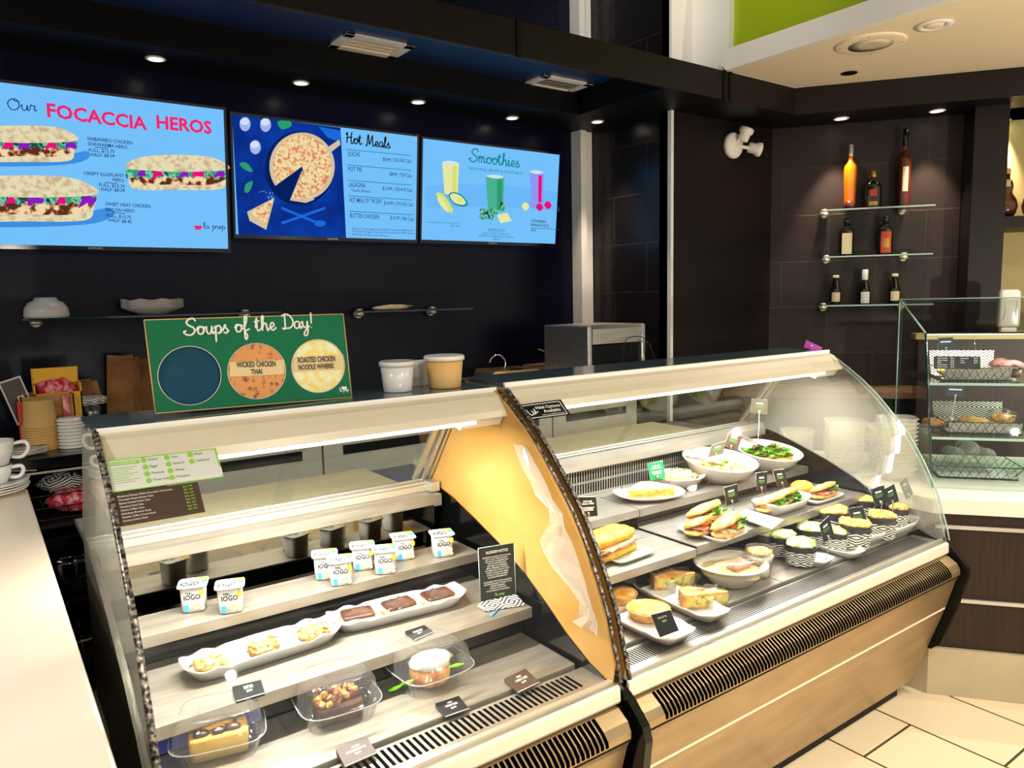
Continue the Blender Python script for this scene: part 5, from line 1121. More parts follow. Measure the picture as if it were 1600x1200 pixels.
for k, (u, w) in enumerate(((-.30, 'left'), (.0, 'middle'), (.30, 'right'))):
    p = cB + Matrix.Rotation(rB, 3, 'Z') @ V((u * LB, 0, .0078)); t = thing('chocolate_square', w + ' chocolate topped custard square on the long plate', 'cake', p, rB + (-.12, .08, .05)[k], 'chocolate topped squares')
    MB().loft([sup(.041, .031, 0, 40, .22), sup(.042, .032, .006, 40, .22), sup(.041, .031, .019, 40, .22)], None).build('custard_base', t, 'custard')
    MB().loft([sup(.0405, .0305, .0192, 40, .22), sup(.041, .031, .025, 40, .22), sup(.039, .029, .028, 40, .22)], None).build('chocolate_top', t, 'choc')
    MB().blob((0, -.002, .016), (.048, .038, .017), None, .5, 5, k + 20, n=20, k=9, flat=-.013).build('film_wrap', t, 'film')
flat_card('small black price card below the oat bars', ((363, 1077), (408, 1066), (414, 1083), (369, 1096)), Z1, 'tagk', (('OAT BAR', .36, .68, .38, .2), ('$3.99', .42, .62, .62, .14)))
flat_card('small black price card in front of the chocolate squares', ((633, 990), (663, 980), (678, 987), (648, 1000)), Z1, 'tagk', (('NANAIMO BAR', .25, .7, .45, .16), ('$3.99', .36, .56, .66, .13)), .003)
# allergen stand
b = put(778, 946, Z1 + .0006); pl = PL(b, (-.30, -.95, .10)); t = thing('allergen_stand', 'black allergen notice in a clear acrylic stand at the shelf end', 'sign', b)
q = [pl.p(*c) - b for c in ((747, 857), (803, 848), (806, 930), (751, 941))]
MB().add(q + [v - pl.n * .003 for v in q], [(0, 1, 2, 3), (7, 6, 5, 4), (0, 4, 5, 1), (1, 5, 6, 2), (2, 6, 7, 3), (3, 7, 4, 0)]).build('notice_card', t, 'tagk')
g = MB()
for i in range(4): g.tube([q[i], q[(i + 1) % 4]], .0011, None, 4)
g.build('acrylic_edge', t, 'edgelight')
q2 = [pl.p(*c) - b for c in ((748, 941), (806, 928), (811, 939), (749, 953))]; lo = [V((q2[3].x - .004, q2[3].y - .012, .001)), V((q2[2].x, q2[2].y - .012, .001))]
g = MB(); g.add([q2[0] + pl.n * .002, q2[1] + pl.n * .002, V((q2[2].x, q2[2].y - .03, .002)), V((q2[3].x, q2[3].y - .03, .002)), V((q2[1].x, q2[1].y + .01, .001)), V((q2[0].x, q2[0].y + .01, .001))], [(0, 1, 2, 3), (2, 3, 5, 4), (0, 1, 4, 5), (0, 3, 5), (1, 4, 2)], None, False, None, [((0, 1), (1, 1), (1, 0), (0, 0)), None, None, None, None]); g.build('patterned_foot', t, 'mazefoot')
x = MB(); f = lambda u, v: (q[0] * (1 - u) + q[1] * u) * (1 - v) + (q[3] * (1 - u) + q[2] * u) * v + pl.n * .001
wtext(x, 'ALLERGEN NOTICE', f(.2, .13), f(.82, .13) - f(.2, .13), f(.2, .08) - f(.2, .13), 'txtw', .01)
for i, w in enumerate(('PLEASE BE ADVISED THAT WE ARE', 'NOT A NUT FREE FACILITY', 'WE CANNOT GUARANTEE THAT', 'ANY OF OUR PRODUCTS', 'ARE FREE OF ALLERGENS', 'MENU ITEMS MAY CONTAIN', 'OR COME INTO CONTACT WITH', 'WHEAT, EGGS, NUTS, MILK', 'CONSULT STAFF FOR MORE', 'ALLERGEN INFORMATION', '', 'CUSTOMERS WITH FOOD ALLERGIES', 'ARE ENCOURAGED TO SPEAK TO US', 'BEFORE ORDERING', 'CONTACT OUR STAFF', 'IF YOU HAVE ANY CONCERNS')):
    if w: a = .5 - .0135 * len(w); v = .21 + i * .042; wtext(x, w, f(a, v), f(1 - a, v) - f(a, v), f(a, v - .026) - f(a, v), 'txtw', .006)
script(x, 'la prep', f(.42, .93), f(.68, .93) - f(.42, .93), f(.42, .905) - f(.42, .93), 'lime', .1)
x.build('lettering', t)
p = put(770, 954, Z1 + .0015); g = MB(); g.tube([(-.022, -.014, 0), (.0, 0, .0), (.022, .014, .0)], .0022, None, 6); tag(g.build('blue_stick', None, 's_paleblue', (p.x - .002, p.y - .014, p.z + .001)), 'small bright blue plastic stick in front of the allergen stand', 'stick')

# ------------------------------------------------------------------ left case: clamshells on the deck
def clam_ring(a, b, z, rib, n=96, p=.5):
    return [(x * (1 + rib * math.cos(24 * 2 * PI * i / n)), y * (1 + rib * math.cos(24 * 2 * PI * i / n)), zz) for i, (x, y, zz) in enumerate(sup(a, b, z, n, p))]
def clamshell(label, x, y, wpx, hm, rz, dpx=1.0):
    p = put(x, y, ZD + .0008); w = pxm(p) * wpx / 2; d = w * dpx
    t = thing('clamshell_container', label, 'container', p, rz, 'clear clamshells on the deck of the left case')
    MB().loft([clam_ring(w * .74, d * .74, 0, 0), clam_ring(w * .80, d * .80, .004, .012), clam_ring(w * .93, d * .93, hm * .42, .012), clam_ring(w, d, hm * .44, 0), clam_ring(w, d, hm * .46, 0)], None, True, True, False).build('tray', t, 'plastic')
    MB().loft([clam_ring(w * 1.0, d * 1.0, hm * .465, 0), clam_ring(w * .95, d * .95, hm * .48, 0), clam_ring(w * .86, d * .86, hm * .86, .018), clam_ring(w * .70, d * .70, hm * .97, .01), clam_ring(w * .62, d * .62, hm * .98, 0), clam_ring(w * .58, d * .58, hm * .95, 0), clam_ring(w * .2, d * .2, hm * .955, 0)], None, True, False, True).build('lid', t, 'plastic')
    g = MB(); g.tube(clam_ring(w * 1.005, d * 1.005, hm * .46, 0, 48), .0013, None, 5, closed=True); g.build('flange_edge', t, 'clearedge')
    return t, p, w
t, p, w = clamshell('clear clamshell with a chocolate chunk cheesecake slice, left on the case deck', 343, 1172, 140, .10, -.25, .85)
k = thing('cake_slice', 'yellow cheesecake slice with chocolate chunks inside the left clamshell', 'cake', (p.x, p.y, p.z + .0055), -.2)
k.scale = (1.25,) * 3
MB().loft([sup(.045, .030, 0, 40, .25), sup(.046, .031, .032, 40, .25), sup(.044, .029, .036, 40, .25)]).build('cake_body', k, 'cheesecake' if 'cheesecake' in M else 'custard')
for i, (a, b, c) in enumerate(((-.026, -.012, .013), (-.012, .012, .010), (.02, .012, .010), (.022, -.012, .012), (.0, -.016, .010), (-.03, .014, .008))): MB().blob((a, b, .037), (c, c * .7, .006), None, .4, 5, i, n=10, k=6, pw=.6).build('chocolate_chunk', k, 'choc')
MB().blob((-.004, .004, .039), (.028, .014, .006), None, .6, 6, 3).build('caramel_swirl', k, 'carrot')
t, p, w = clamshell('clear clamshell with a walnut topped brownie, middle one on the case deck', 527, 1118, 126, .105, -.1, .95)
k = thing('brownie', 'dark brownie with chopped walnuts inside the middle clamshell', 'cake', (p.x, p.y, p.z + .0055), -.1)
k.scale = (1.22,) * 3
MB().loft([sup(.042, .032, 0, 40, .3), sup(.043, .033, .026, 40, .3), sup(.040, .03, .03, 40, .3)]).build('cake_body', k, 'choc')
for i in range(34): MB().blob((R.uniform(-.036, .036), R.uniform(-.027, .027), .033 + R.uniform(0, .010)), (.0085, .0065, .0065), None, .5, 5, i, n=8, k=5).build('walnut_piece', k, 'nuts')
t, p, w = clamshell('clear clamshell with a white iced carrot cake, right on the case deck', 672, 1066, 120, .105, .05, .95)
k = thing('iced_cake', 'round spiced cake with thick white icing inside the right clamshell', 'cake', (p.x, p.y, p.z + .0055), .1)
k.scale = (1.2,) * 3
MB().lathe([(.034, 0), (.04, .008), (.042, .028), (.036, .038)], n=32).build('cake_body', k, 'pastry'); MB().blob((0, 0, .042), (.044, .040, .016), None, .25, 3, 5, flat=-.012).build('white_icing', k, 'icing')
pl = PL(p + V((0, -.02, .04)), (-.35, -.85, .4)); g = MB()
for i, s in enumerate(((607, 1080, 648, 1062), (680, 1047, 725, 1037))): a, c = pl.p(s[0], s[1]), pl.p(s[2], s[3]); g.tube([a, a.lerp(c, .25), a.lerp(c, .5), a.lerp(c, .75), c], [.003, .0055, .003, .005, .002], None, 6)
g.tube([pl.p(648, 1062), pl.p(680, 1047)], .002, None, 6)
tag(g.build('lime_pick', None, 'limebright' if 'limebright' in M else 'lime'), 'bright lime green skewer pick across the right clamshell', 'pick')
flat_card('brown price card lying in front of the walnut brownie clamshell', ((525, 1175), (574, 1156), (589, 1176), (539, 1198)), .643, 'tagb', (('VEGAN', .42, .66, .28, .1), ('CHOCOLATE BROWNIE', .2, .82, .48, .12), ('$4.99', .42, .62, .66, .1)), .004)
flat_card('black price card lying in front of the iced cake clamshell', ((680, 1103), (717, 1091), (733, 1107), (696, 1120)), .643, 'tagk', (('MINI', .42, .6, .28, .1), ('CARROT CAKE', .25, .75, .48, .13), ('$4.99', .4, .62, .68, .11)), .004)
flat_card('brown price card lying at the right end of the air slots', ((788, 1064), (821, 1048), (843, 1066), (809, 1082)), .643, 'tagb', (('MINI', .42, .6, .3, .1), ('CARROT CAKE', .25, .78, .5, .13), ('$4.99', .42, .62, .68, .1)), .004)
# reflection in the riser, imitated by a coloured blue strip
b = [at(x, y, Y=1.597) for x, y in ((228, 1166), (385, 1114), (412, 1134), (232, 1196))]
za, zb = .648, .702; x0, x1 = max(.21, b[0].x), b[1].x + .03
t = thing('blue_reflection', 'bright blue printed picture strip below the lower shelf at the left end', 'picture', ((x0 + x1) / 2, 1.594, za)); hx = (x1 - x0) / 2
MB().box(-hx, hx, -.001, .003, 0, zb - za).build('panel', t, 'bluedeep' if 'bluedeep' in M else 'bluerefl'); g = MB()
g.add([(-hx * .3, -.0015, .0), (-hx * .1, -.0015, .024), (hx * .2, -.0015, .020), (hx * .35, -.0015, .034), (hx * .6, -.0015, .030), (hx * .75, -.0015, .0)], [tuple(range(6))]); g.add([(hx * (.38 + .14 * math.cos(k * .6)), -.0017, .041 + .010 * math.sin(k * .6)) for k in range(10)], [tuple(range(10))], 'plum'); g.build('reflection_shapes', t, 's_paleblue')

# ================================================================== right case
ZA, ZBL, ZBR = .826, .752, .760
def bowl(label, x, y, z, rpx, h, m='china', tilt=0, sq=1.0, name='salad_bowl', rz=0):
    """round bowl whose rim centre shows at photo (x, y)"""
    p = at(x, y, Z=z + h); r = pxm(p) * rpx; n = 48
    def ring(k, zz, tl): return [(r * k * math.cos(2 * PI * i / n), r * k * sq * math.sin(2 * PI * i / n), zz + tl * tilt * math.sin(2 * PI * i / n)) for i in range(n)]
    g = MB().loft([ring(.42, 0, 0), ring(.46, .002, 0), ring(.78, h * .42, .3), ring(.97, h * .93, 1), ring(1, h, 1), ring(.965, h, 1), ring(.90, h * .86, .9), ring(.70, h * .42, .3), ring(.4, .008, 0), ring(.1, .007, 0)])
    return tag(g.build(name, None, m, (p.x, p.y, z + .0006), (0, 0, rz)), label, 'bowl'), V((p.x, p.y, z)), r
def leaves(t, name, n, rx, ry, z0, m, s=.02, lift=.02, seed=1):
    rr = random.Random(seed)
    for i in range(n):
        a = rr.uniform(0, 2 * PI); q = math.sqrt(rr.random()); c = V((q * rx * math.cos(a), q * ry * math.sin(a), z0 + lift * (1 - q) * rr.random()))
        g = MB(); k = 5; e = rr.uniform(0, 2 * PI); sz = s * rr.uniform(.7, 1.2); vs = []
        for u in range(k):
            for v in range(k):
                fu, fv = u / (k - 1) * 2 - 1, v / (k - 1) * 2 - 1; wd = math.sqrt(max(.05, 1 - fu * fu)) * .7
                vs.append(c + Matrix.Rotation(e, 3, 'Z') @ V((fu * sz, fv * wd * sz, sz * (.35 * fu * fu + .3 * abs(fv)) + .2 * sz * noise.noise(V((u * .8, v * .8, i + seed))))))
        g.add(vs, [(u * k + v, u * k + v + 1, (u + 1) * k + v + 1, (u + 1) * k + v) for u in range(k - 1) for v in range(k - 1)], None, True); g.build(name, t, m)
def strands(t, name, n, rx, ry, z0, m, r=.0028, L=.03, dome=.02, seed=2):
    rr = random.Random(seed); g = MB()
    for i in range(n):
        a = rr.uniform(0, 2 * PI); q = math.sqrt(rr.random()) * .92; c = V((q * rx * math.cos(a), q * ry * math.sin(a), z0 + dome * (1 - q * q))); e = rr.uniform(0, 2 * PI); d = V((math.cos(e), math.sin(e), 0)) * L * .5; s = V((-d.y, d.x, 0)) * .5
        g.tube(crom([c - d, c - d * .3 + s + V((0, 0, .003)), c + d * .4 - s, c + d], 2), r, None, 5)
    o = g.build(name, t, m); o['kind'] = 'stuff'; return o
# shelf A, far left: sandwich behind the film
def sub_sandwich(label, p, rz, L, D, H, crust='breadgold', cat='sandwich', seed=3, meat=True):
    t = thing('focaccia_sandwich', label, cat, p, rz); a, b = L / 2, D / 2
    MB().blob((0, 0, H * .16), (a, b, H * .19), None, .12, 2, seed, 28, 10, flat=-H * .15, pw=.55).build('bread_bottom', t, crust)
    MB().blob((0, .004, H * .72), (a * .98, b * .95, H * .30), None, .16, 2.2, seed + 1, 28, 10, flat=-H * .12, pw=.6).build('bread_top', t, crust)
    if meat:
        MB().blob((0, -.006, H * .42), (a * .9, b * .92, H * .10), None, .45, 6, seed + 2, 30, 8, pw=.5).build('sliced_meat', t, 'meat'); MB().blob((.01, -.004, H * .50), (a * .86, b * .95, H * .06), None, .5, 8, seed + 4, 30, 8, pw=.5).build('cheese_slice', t, 'crumb')
    leaves(t, 'lettuce_leaf', 9, a * .8, b * .95, H * .42, 'leaf', .016, .006, seed)
    return t
p = put(893, 806, ZA + .0008); p.x = 1.50; p.y = 1.86
flat_plate('white plate under the sandwich at the left end of the upper shelf', p, .1, .15, .11)
sub_sandwich('layered bread sandwich half hidden behind the left price tag on the upper shelf', p + V((0, 0, .0165)), .1, .11, .075, .062, 'bread', seed=8)
# carrot loaf sandwich
p = put(1017, 779, ZA + .0008); n = 56
g = MB().loft([sup(.07, .05, 0, 56, .7), sup(.076, .056, .002, 56, .7), sup(.128, .086, .016, 56, .7, dz=.008), sup(.13, .088, .019, 56, .7, dz=.008), sup(.125, .083, .018, 56, .7, dz=.008), sup(.075, .055, .0065, 56, .7), sup(.03, .02, .006, 56, .7)])
tag(g.build('serving_plate', None, 'china', (p.x, p.y + .012, p.z), (0, 0, -.42)), 'rounded white plate under the grated carrot sandwich', 'plate')
t = thing('carrot_sandwich', 'long sandwich packed with orange grated carrot on the rounded plate', 'sandwich', (p.x, p.y + .012, p.z + .0072), -.5)
tri = [(-.085, -.038), (.085, -.038), (.02, .045), (-.02, .045)]
MB().prism(tri, 0, .009, 'Z').build('bread_slice', t, 'crumb', bev=.002); MB().prism([(x * .99, y * 1.02) for x, y in tri], .009, .032, 'Z').build('carrot_filling', t, 'carrot')
MB().prism(tri, .032, .043, 'Z').build('bread_slice', t, 'crumb', bev=.003); strands(t, 'carrot_shreds', 70, .075, .02, .014, 'carrot', .0018, .016, .004, 4).location = (0, -.022, 0)
MB().blob((0, 0, .03), (.1, .05, .022), None, .35, 5, 12, flat=-.028).build('film_wrap', t, 'film')
# pasta salad bowl
o, p, r = bowl('low white bowl of creamy pasta salad with grated cheese', 1060, 741, ZA, 41, .05, rz=.3)
t = thing('pasta_salad', 'pasta salad topped with grated cheese in the low white bowl', 'salad', (p.x, p.y, ZA + .014)); MB().blob((0, 0, .012), (r * .74, r * .74, .028), None, .25, 6, 2, flat=-.004).build('pasta_heap', t, 'pasta'); strands(t, 'pasta_pieces', 90, r * .76, r * .76, .024, 'pasta', .004, .022, .018, 5); strands(t, 'grated_cheese', 90, r * .6, r * .6, .032, 'parmesan', .0015, .02, .016, 6); leaves(t, 'herb_leaf', 5, r * .5, r * .5, .045, 'leaf', .010, .005, 3)
# big bowls
o, p1, r1 = bowl('large deep white salad bowl with a slanted rim and a spoon', 1125, 717, ZA, 58, .088, tilt=.022, rz=.0)
t = thing('pasta_salad', 'pale pasta salad at the bottom of the large slanted bowl', 'salad', (p1.x, p1.y, ZA + .03)); MB().blob((0, 0, .018), (r1 * .72, r1 * .70, .022), None, .3, 6, 3, flat=-.004).build('pasta_heap', t, 'pasta'); strands(t, 'pasta_pieces', 120, r1 * .66, r1 * .6, .028, 'pasta', .0045, .026, .016, 7); leaves(t, 'herb_leaf', 6, r1 * .5, r1 * .5, .045, 'leaf', .012, .004, 5)
o, p2, r2 = bowl('large deep white bowl of mixed leaf salad at the shelf end', 1200, 702, ZA, 52, .085, tilt=.022)
p2.x += 0
t = thing('leaf_salad', 'mixed green and purple leaf salad in the right large bowl', 'salad', (p2.x, p2.y, ZA + .03)); MB().blob((0, 0, .02), (r2 * .7, r2 * .68, .02), None, .3, 6, 3, flat=-.004).build('shredded_vegetables', t, 'carrot'); leaves(t, 'lettuce_leaf', 42, r2 * .68, r2 * .66, .035, 'leaf', .026, .035, 11); leaves(t, 'purple_leaf', 14, r2 * .62, r2 * .6, .045, 'leafdark', .022, .028, 12)
def tongs(label, a, b, z0, z1, w=.006):
    t = thing('serving_tongs', label, 'tongs', at(*a, Z=z0)); A = at(*a, Z=z0); B = at(*b, Z=z1); d = B - A; s = V((-d.y, d.x, 0)).normalized()
    for k in (-1, 1): MB().tube([V((0, 0, 0)), d * .5 + s * k * w, d + s * k * w * .4], [.005, .0045, .007], None, 8).build('arm', t, 'steel')
    MB().tube([s * -.004, s * .004 - d * .03], .007, None, 8).build('hinge', t, 'gloss'); return t
tongs('grey serving tongs laid across the large slanted pasta bowl', (1068, 713), (1128, 724), ZA + .092, ZA + .085)
tongs('steel tongs resting on the rim of the leaf salad bowl', (1124, 668), (1200, 698), ZA + .135, ZA + .092)
# shelf B: focaccia sub on a pale green plate
pp = [put(x, y, ZBL + .014) for x, y in ((935, 862), (945, 886), (1031, 856), (985, 835))]; c = sum(pp, V()) / 4
rz, L = seg(pp[1], pp[2]); c.z = ZBL + .0006
flat_plate('pale green rectangular plate under the long focaccia sandwich', c + V((-.01, -.005, 0)), rz, .17, .14, 'celery', .012)
t = sub_sandwich('long golden focaccia sandwich with meat on the pale green plate', V((c.x - .055, c.y + .015, ZBL + .0075)), rz + .12, .235, .10, .074, seed=4)
# ciabatta sandwiches
def ciabatta(label, p, rz, s=1.0, tilt=0, seed=1, tom=True):
    t = thing('ciabatta_sandwich', label, 'sandwich', p, rz, 'cut ciabatta sandwiches on the white plates'); s *= 1.18; a, b = .070 * s, .040 * s
    MB().blob((0, 0, .0105 * s), (a * 1.08, b * .95, .011 * s), None, .14, 2.2, seed, 28, 10, flat=-.010 * s, pw=.7).build('bread_bottom', t, 'bread')
    T = Matrix.Translation((0, .004 * s, .034 * s)) @ Matrix.Rotation(-.42, 4, 'X')
    MB().blob((0, 0, 0), (a * 1.08, b * .95, .0135 * s), None, .18, 2.2, seed + 1, 28, 10, T, flat=-.007 * s, pw=.8).build('bread_top', t, 'bread')
    MB().blob((0, -.006 * s, .022 * s), (a * .86, b * .86, .006 * s), None, .4, 6, seed, 24, 8, pw=.6).build('sliced_meat', t, 'crumb' if seed % 2 else 'meat')
    if tom: MB().blob((-.02 * s, -.014 * s, .026 * s), (.026 * s, .022 * s, .004 * s), None, .1, 3, seed, 16, 8).build('tomato_slice', t, 'tomato')
    leaves(t, 'lettuce_leaf', 15, a * .75, b * .75, .022 * s, 'leaf', .020 * s, .010, seed + 30)
    for ch in t.children:
        if ch.name.startswith('lettuce'): ch.location = (0.012 * s, -.014 * s, 0)
    return t
cs4 = [put(x, y, ZBR + .012) for x, y in ((1041, 814), (1123, 868), (1188, 842), (1105, 797))]; c = sum(cs4, V()) / 4; c.z = ZBR + .0006
rz, L = seg(cs4[1], cs4[2]); L2 = (cs4[0] - cs4[1]).length
flat_plate('square white plate with three stacked ciabatta sandwiches', c, rz, .155, .20)
E1 = c + V((0, 0, .0075)); ry = lambda a, b: E1 + Matrix.Rotation(rz, 3, 'Z') @ V((a, b, 0))
ciabatta('ciabatta sandwich lying at the back left of the square plate', ry(-.028, .022), rz + .15, .92, seed=2)
ciabatta('front ciabatta sandwich with lettuce on the square plate', ry(.022, -.045), rz + .35, 1.0, seed=5)
ciabatta('ciabatta sandwich propped on top behind the other two on the square plate', ry(.022, .045) + V((0, 0, .022)), rz + .2, 1.0, seed=7)
# boat plate
q0, q1 = put(1165, 800, ZBR + .03), put(1270, 768, ZBR + .03); rz2, L = seg(q0, q1); c = (q0 + q1) / 2; c.z = ZBR + .0006
wavy_plate('white boat shaped plate with sandwiches and butter lettuce', 'plate', c, rz2, .245, .13, .035, .003, 4, dz=.012)
E2 = c + V((0, 0, .009)); ry2 = lambda a, b, z=0: E2 + Matrix.Rotation(rz2, 3, 'Z') @ V((a, b, z))
ciabatta('left sandwich on the boat shaped plate with dark leaves', ry2(-.055, .0), rz2 + .1, .85, seed=9, tom=False)
ciabatta('right sandwich on the boat shaped plate beside the butter lettuce', ry2(.05, .018), rz2 + .15, .9, seed=12, tom=False)
t = thing('butter_lettuce', 'bright green butter lettuce leaves on the boat shaped plate', 'lettuce', ry2(.055, -.03, .004)); leaves(t, 'lettuce_leaf', 16, .03, .016, .006, 'leaf', .018, .014, 21)
b0 = [put(x, y, ZBR + .02) for x, y in ((1165, 795), (1224, 812), (1206, 826), (1150, 806))]
g = MB(); g.add([v for v in b0] + [v - V((0, 0, .003)) for v in b0], [(0, 1, 2, 3), (7, 6, 5, 4), (0, 4, 5, 1), (1, 5, 6, 2), (2, 6, 7, 3), (3, 7, 4, 0)]); tag(g.build('paper_napkin', None, 'napkin' if 'napkin' in M else 'paper'), 'pinkish folded paper napkin between the square plate and the boat plate', 'napkin')
# right plate
q0, q1 = put(1262, 788, ZBR + .012), put(1318, 768, ZBR + .012); c = (q0 + q1) / 2 + V((-.05, .05, 0)); c.z = ZBR + .0006
flat_plate('white rectangular plate at the right end of the lower shelf', c + V((.05, 0, 0)), rz2, .21, .15)
p = c + V((.015, .03, .0075)); t = thing('bun_sandwich', 'round golden bun sandwich on the right rectangular plate', 'sandwich', p, rz2)
MB().blob((0, 0, .010), (.045, .04, .012), None, .1, 2, 3, flat=-.009).build('bread_bottom', t, 'bread'); MB().blob((0, 0, .034), (.048, .043, .028), None, .1, 2, 4, flat=-.010).build('bread_top', t, 'breadgold'); MB().blob((0, -.004, .023), (.045, .04, .006), None, .5, 6, 4).build('sliced_meat', t, 'tomato')
ciabatta('flat ciabatta half with pink meat at the front of the right plate', c + V((.075, -.022, .0075)), rz2 + .1, .85, seed=14, tom=True)
# deck: two wavy trays with quiches
q0, q1 = put(942, 940, ZD + .02), put(1066, 996, ZD + .02); rz3, L = seg(q1, q0); c = (q0 + q1) / 2; c.z = ZD + .0012
wavy_plate('wavy white plate with two small round quiches at the case corner', 'plate', c, rz3, L * 1.08, .135, .025, .003, 4)
def quiche(label, p, r, seed):
    t = thing('quiche', label, 'quiche', p, 0, 'small round quiches'); n = 48
    def rg(k, z, w): return [(r * k * (1 + w * math.cos(20 * 2 * PI * i / n)) * math.cos(2 * PI * i / n), r * k * (1 + w * math.cos(20 * 2 * PI * i / n)) * math.sin(2 * PI * i / n), z) for i in range(n)]
    MB().loft([rg(.78, 0, 0), rg(.82, .002, .01), rg(1, .026, .03), rg(.94, .027, .02), rg(.9, .020, 0), rg(.3, .018, 0)]).build('pastry_crust', t, 'crust')
    MB().blob((0, 0, .022), (r * .93, r * .93, .012), None, .25, 4, seed, 30, 10, flat=-.003).build('egg_filling', t, 'quiche'); return t
quiche('round quiche at the back of the corner plate', put(968, 938, ZD + .0095), .054, 1); quiche('round quiche behind the price tag at the front of the corner plate', put(1013, 963, ZD + .0095), .063, 2)
q0, q1 = put(1000, 908, ZD + .02), put(1128, 965, ZD + .02); rz3, L = seg(q1, q0); c = (q0 + q1) / 2; c.z = ZD + .0012
wavy_plate('wavy white plate with two film wrapped quiche slices', 'plate', c, rz3, L * 1.02, .11, .025, .003, 4)
def wedge(label, p, rz, seed):
    t = thing('quiche_slice', label, 'quiche', p, rz, 'film wrapped quiche slices'); tri = [(-.064, -.024), (.074, -.014), (.074, -.004), (-.03, .05), (-.058, .045)]
    MB().prism(tri, 0, .006, 'Z').build('pastry_crust', t, 'crust'); MB().prism([(x * .97, y * .97) for x, y in tri], .006, .034, 'Z').build('egg_filling', t, 'quichein', bev=.004); MB().prism([(x * .97, y * .97) for x, y in tri], .034, .040, 'Z').build('browned_top', t, 'quiche', bev=.003)
    MB().prism([(-.066, -.024), (-.055, -.024), (-.05, .034), (-.064, .034)], 0, .044, 'Z').build('crust_rim', t, 'crust', bev=.004)
    MB().blob((0, .003, .02), (.075, .045, .03), None, .5, 5, seed, 22, 9, flat=-.019, pw=.8).build('film_wrap', t, 'film'); return t
wedge('film wrapped quiche slice at the back of the wavy plate', put(1050, 915, ZD + .0095), -.45, 31); wedge('film wrapped quiche slice at the front of the wavy plate', put(1098, 945, ZD + .0095), -.5, 32)
# lidded bowl
p = at(1142, 880, Z=ZD + .062); r = pxm(p) * 57; zt_ = ZD + .0012
t = thing('takeout_bowl', 'white lidded takeout bowl in the middle of the right case deck', 'bowl', (p.x, p.y, zt_)); MB().lathe([(r * .52, 0), (r * .56, .002), (r * .86, .045), (r * .95, .060), (r * 1.0, .062), (r * 1.0, .066), (r * .93, .064), (r * .82, .045), (r * .5, .006), (.01, .005)], n=56).build('bowl_body', t, 'icing')
MB().lathe([(r * 1.015, .062), (r * 1.02, .069), (r * .95, .070), (r * .9, .078), (r * .5, .086), (.01, .087)], n=56, c0=False).build('clear_lid', t, 'plastic'); MB().blob((.01, -.022, .060), (.045, .028, .016), None, .5, 6, 3).build('salad_topping', t, 'meat')
MB().blob((0, 0, .04), (r * .8, r * .8, .014), None, .3, 4, 3).build('rice_filling', t, 'pasta')
g = MB(); g.add([(-.028 + .012, .006, .0862), (.03 + .012, .004, .0862), (.035 + .012, .036, .0845), (-.02 + .012, .040, .0845)], [(0, 1, 2, 3)]); g.build('lid_label', t, 'nickel')
# parfait cup
p = at(1192, 866, Z=ZD + .085); r = pxm(p) * 24; t = thing('parfait_cup', 'clear cup of granola and berries behind the lidded bowl', 'cup', (p.x + .02, p.y + .028, zt_))
MB().lathe([(r * .66, 0), (r * .7, .002), (r * .95, .07), (r * 1.02, .072)], n=36, c1=False).build('cup_body', t, 'plastic'); MB().lathe([(r * .6, .003), (r * .68, .030)], n=28).build('yogurt_layer', t, 'icing'); MB().lathe([(r * .69, .0305), (r * .82, .052)], n=28).build('berry_layer', t, 'plum'); MB().lathe([(r * 1.04, .070), (r * 1.05, .076), (r * .96, .080), (r * .88, .096), (r * .5, .098), (.003, .098)], n=36, c0=False).build('clear_lid', t, 'plastic'); MB().blob((0, 0, .082), (r * .8, r * .8, .010), None, .3, 14, 3).build('granola', t, 'quinoa'); MB().lathe([(r * .83, .0525), (r * .90, .071)], n=28).build('yogurt_layer', t, 'icing')
# wraps in patterned sleeves
def wrap(label, x, y, z, rpx, h, top='rice', sleeve=True, seed=0, group='green topped wraps', lean=0):
    p = at(x, y, Z=z + h); r = pxm(p) * rpx; t = thing('filled_wrap', label, 'wrap', (p.x, p.y, z), .6, group)
    MB().loft([sup(r * .86, r * .80, 0, 32, .9), sup(r * .9, r * .84, h * .3, 32, .9), sup(r * .97, r * .92, h * .9, 32, .9), sup(r * .9, r * .85, h * .97, 32, .9)]).build('seaweed_roll', t, 'nori' if top == 'rice' else 'nori')
    if sleeve: MB().loft([sup(r * .92, r * .86, 0, 32, .9), sup(r * 1.05, r * 1.0, h * .68, 32, .9)], None, True, False, False).build('paper_sleeve', t, 'maze')
    MB().blob((0, 0, h * .97), (r * .97, r * .92, .011), None, .25, 5, seed, 28, 8, flat=-.003, pw=.7).build('filling_top', t, top); return t
q0, q1 = put(1185, 850, ZD + .02), put(1290, 886, ZD + .02)
def tray(label, a, b, D, h=.022): rz, L = seg(a, b); c = (a + b) / 2; c.z = ZD + .0012; wavy_plate(label, 'plate', c, rz, L, D, h, .0015, 3); return c
tray('narrow white tray of green wraps beside the parfait cup', put(1188, 848, ZD + .02), put(1298, 879, ZD + .02), .10)
tray('second narrow white tray of green wraps', put(1258, 838, ZD + .02), put(1345, 866, ZD + .02), .09)
q0, q1 = put(1330, 842, ZD + .035), put(1428, 812, ZD + .035); rzb, L = seg(q0, q1); c = (q0 + q1) / 2 + V((-.01, .03, 0)); c.z = ZD + .0012
wavy_plate('deep white boat plate of grain topped wraps at the right end of the deck', 'plate', c, rzb, L * 1.05, .15, .042, .003, 4, dz=.01)
zt_ = ZD + .009
wrap('green topped wrap at the back left of the wraps, without visible sleeve', 1193, 829, zt_, 23, .07, seed=1, sleeve=False)
wrap('green topped wrap in a patterned sleeve behind the front one', 1222, 834, zt_, 22, .07, seed=2)
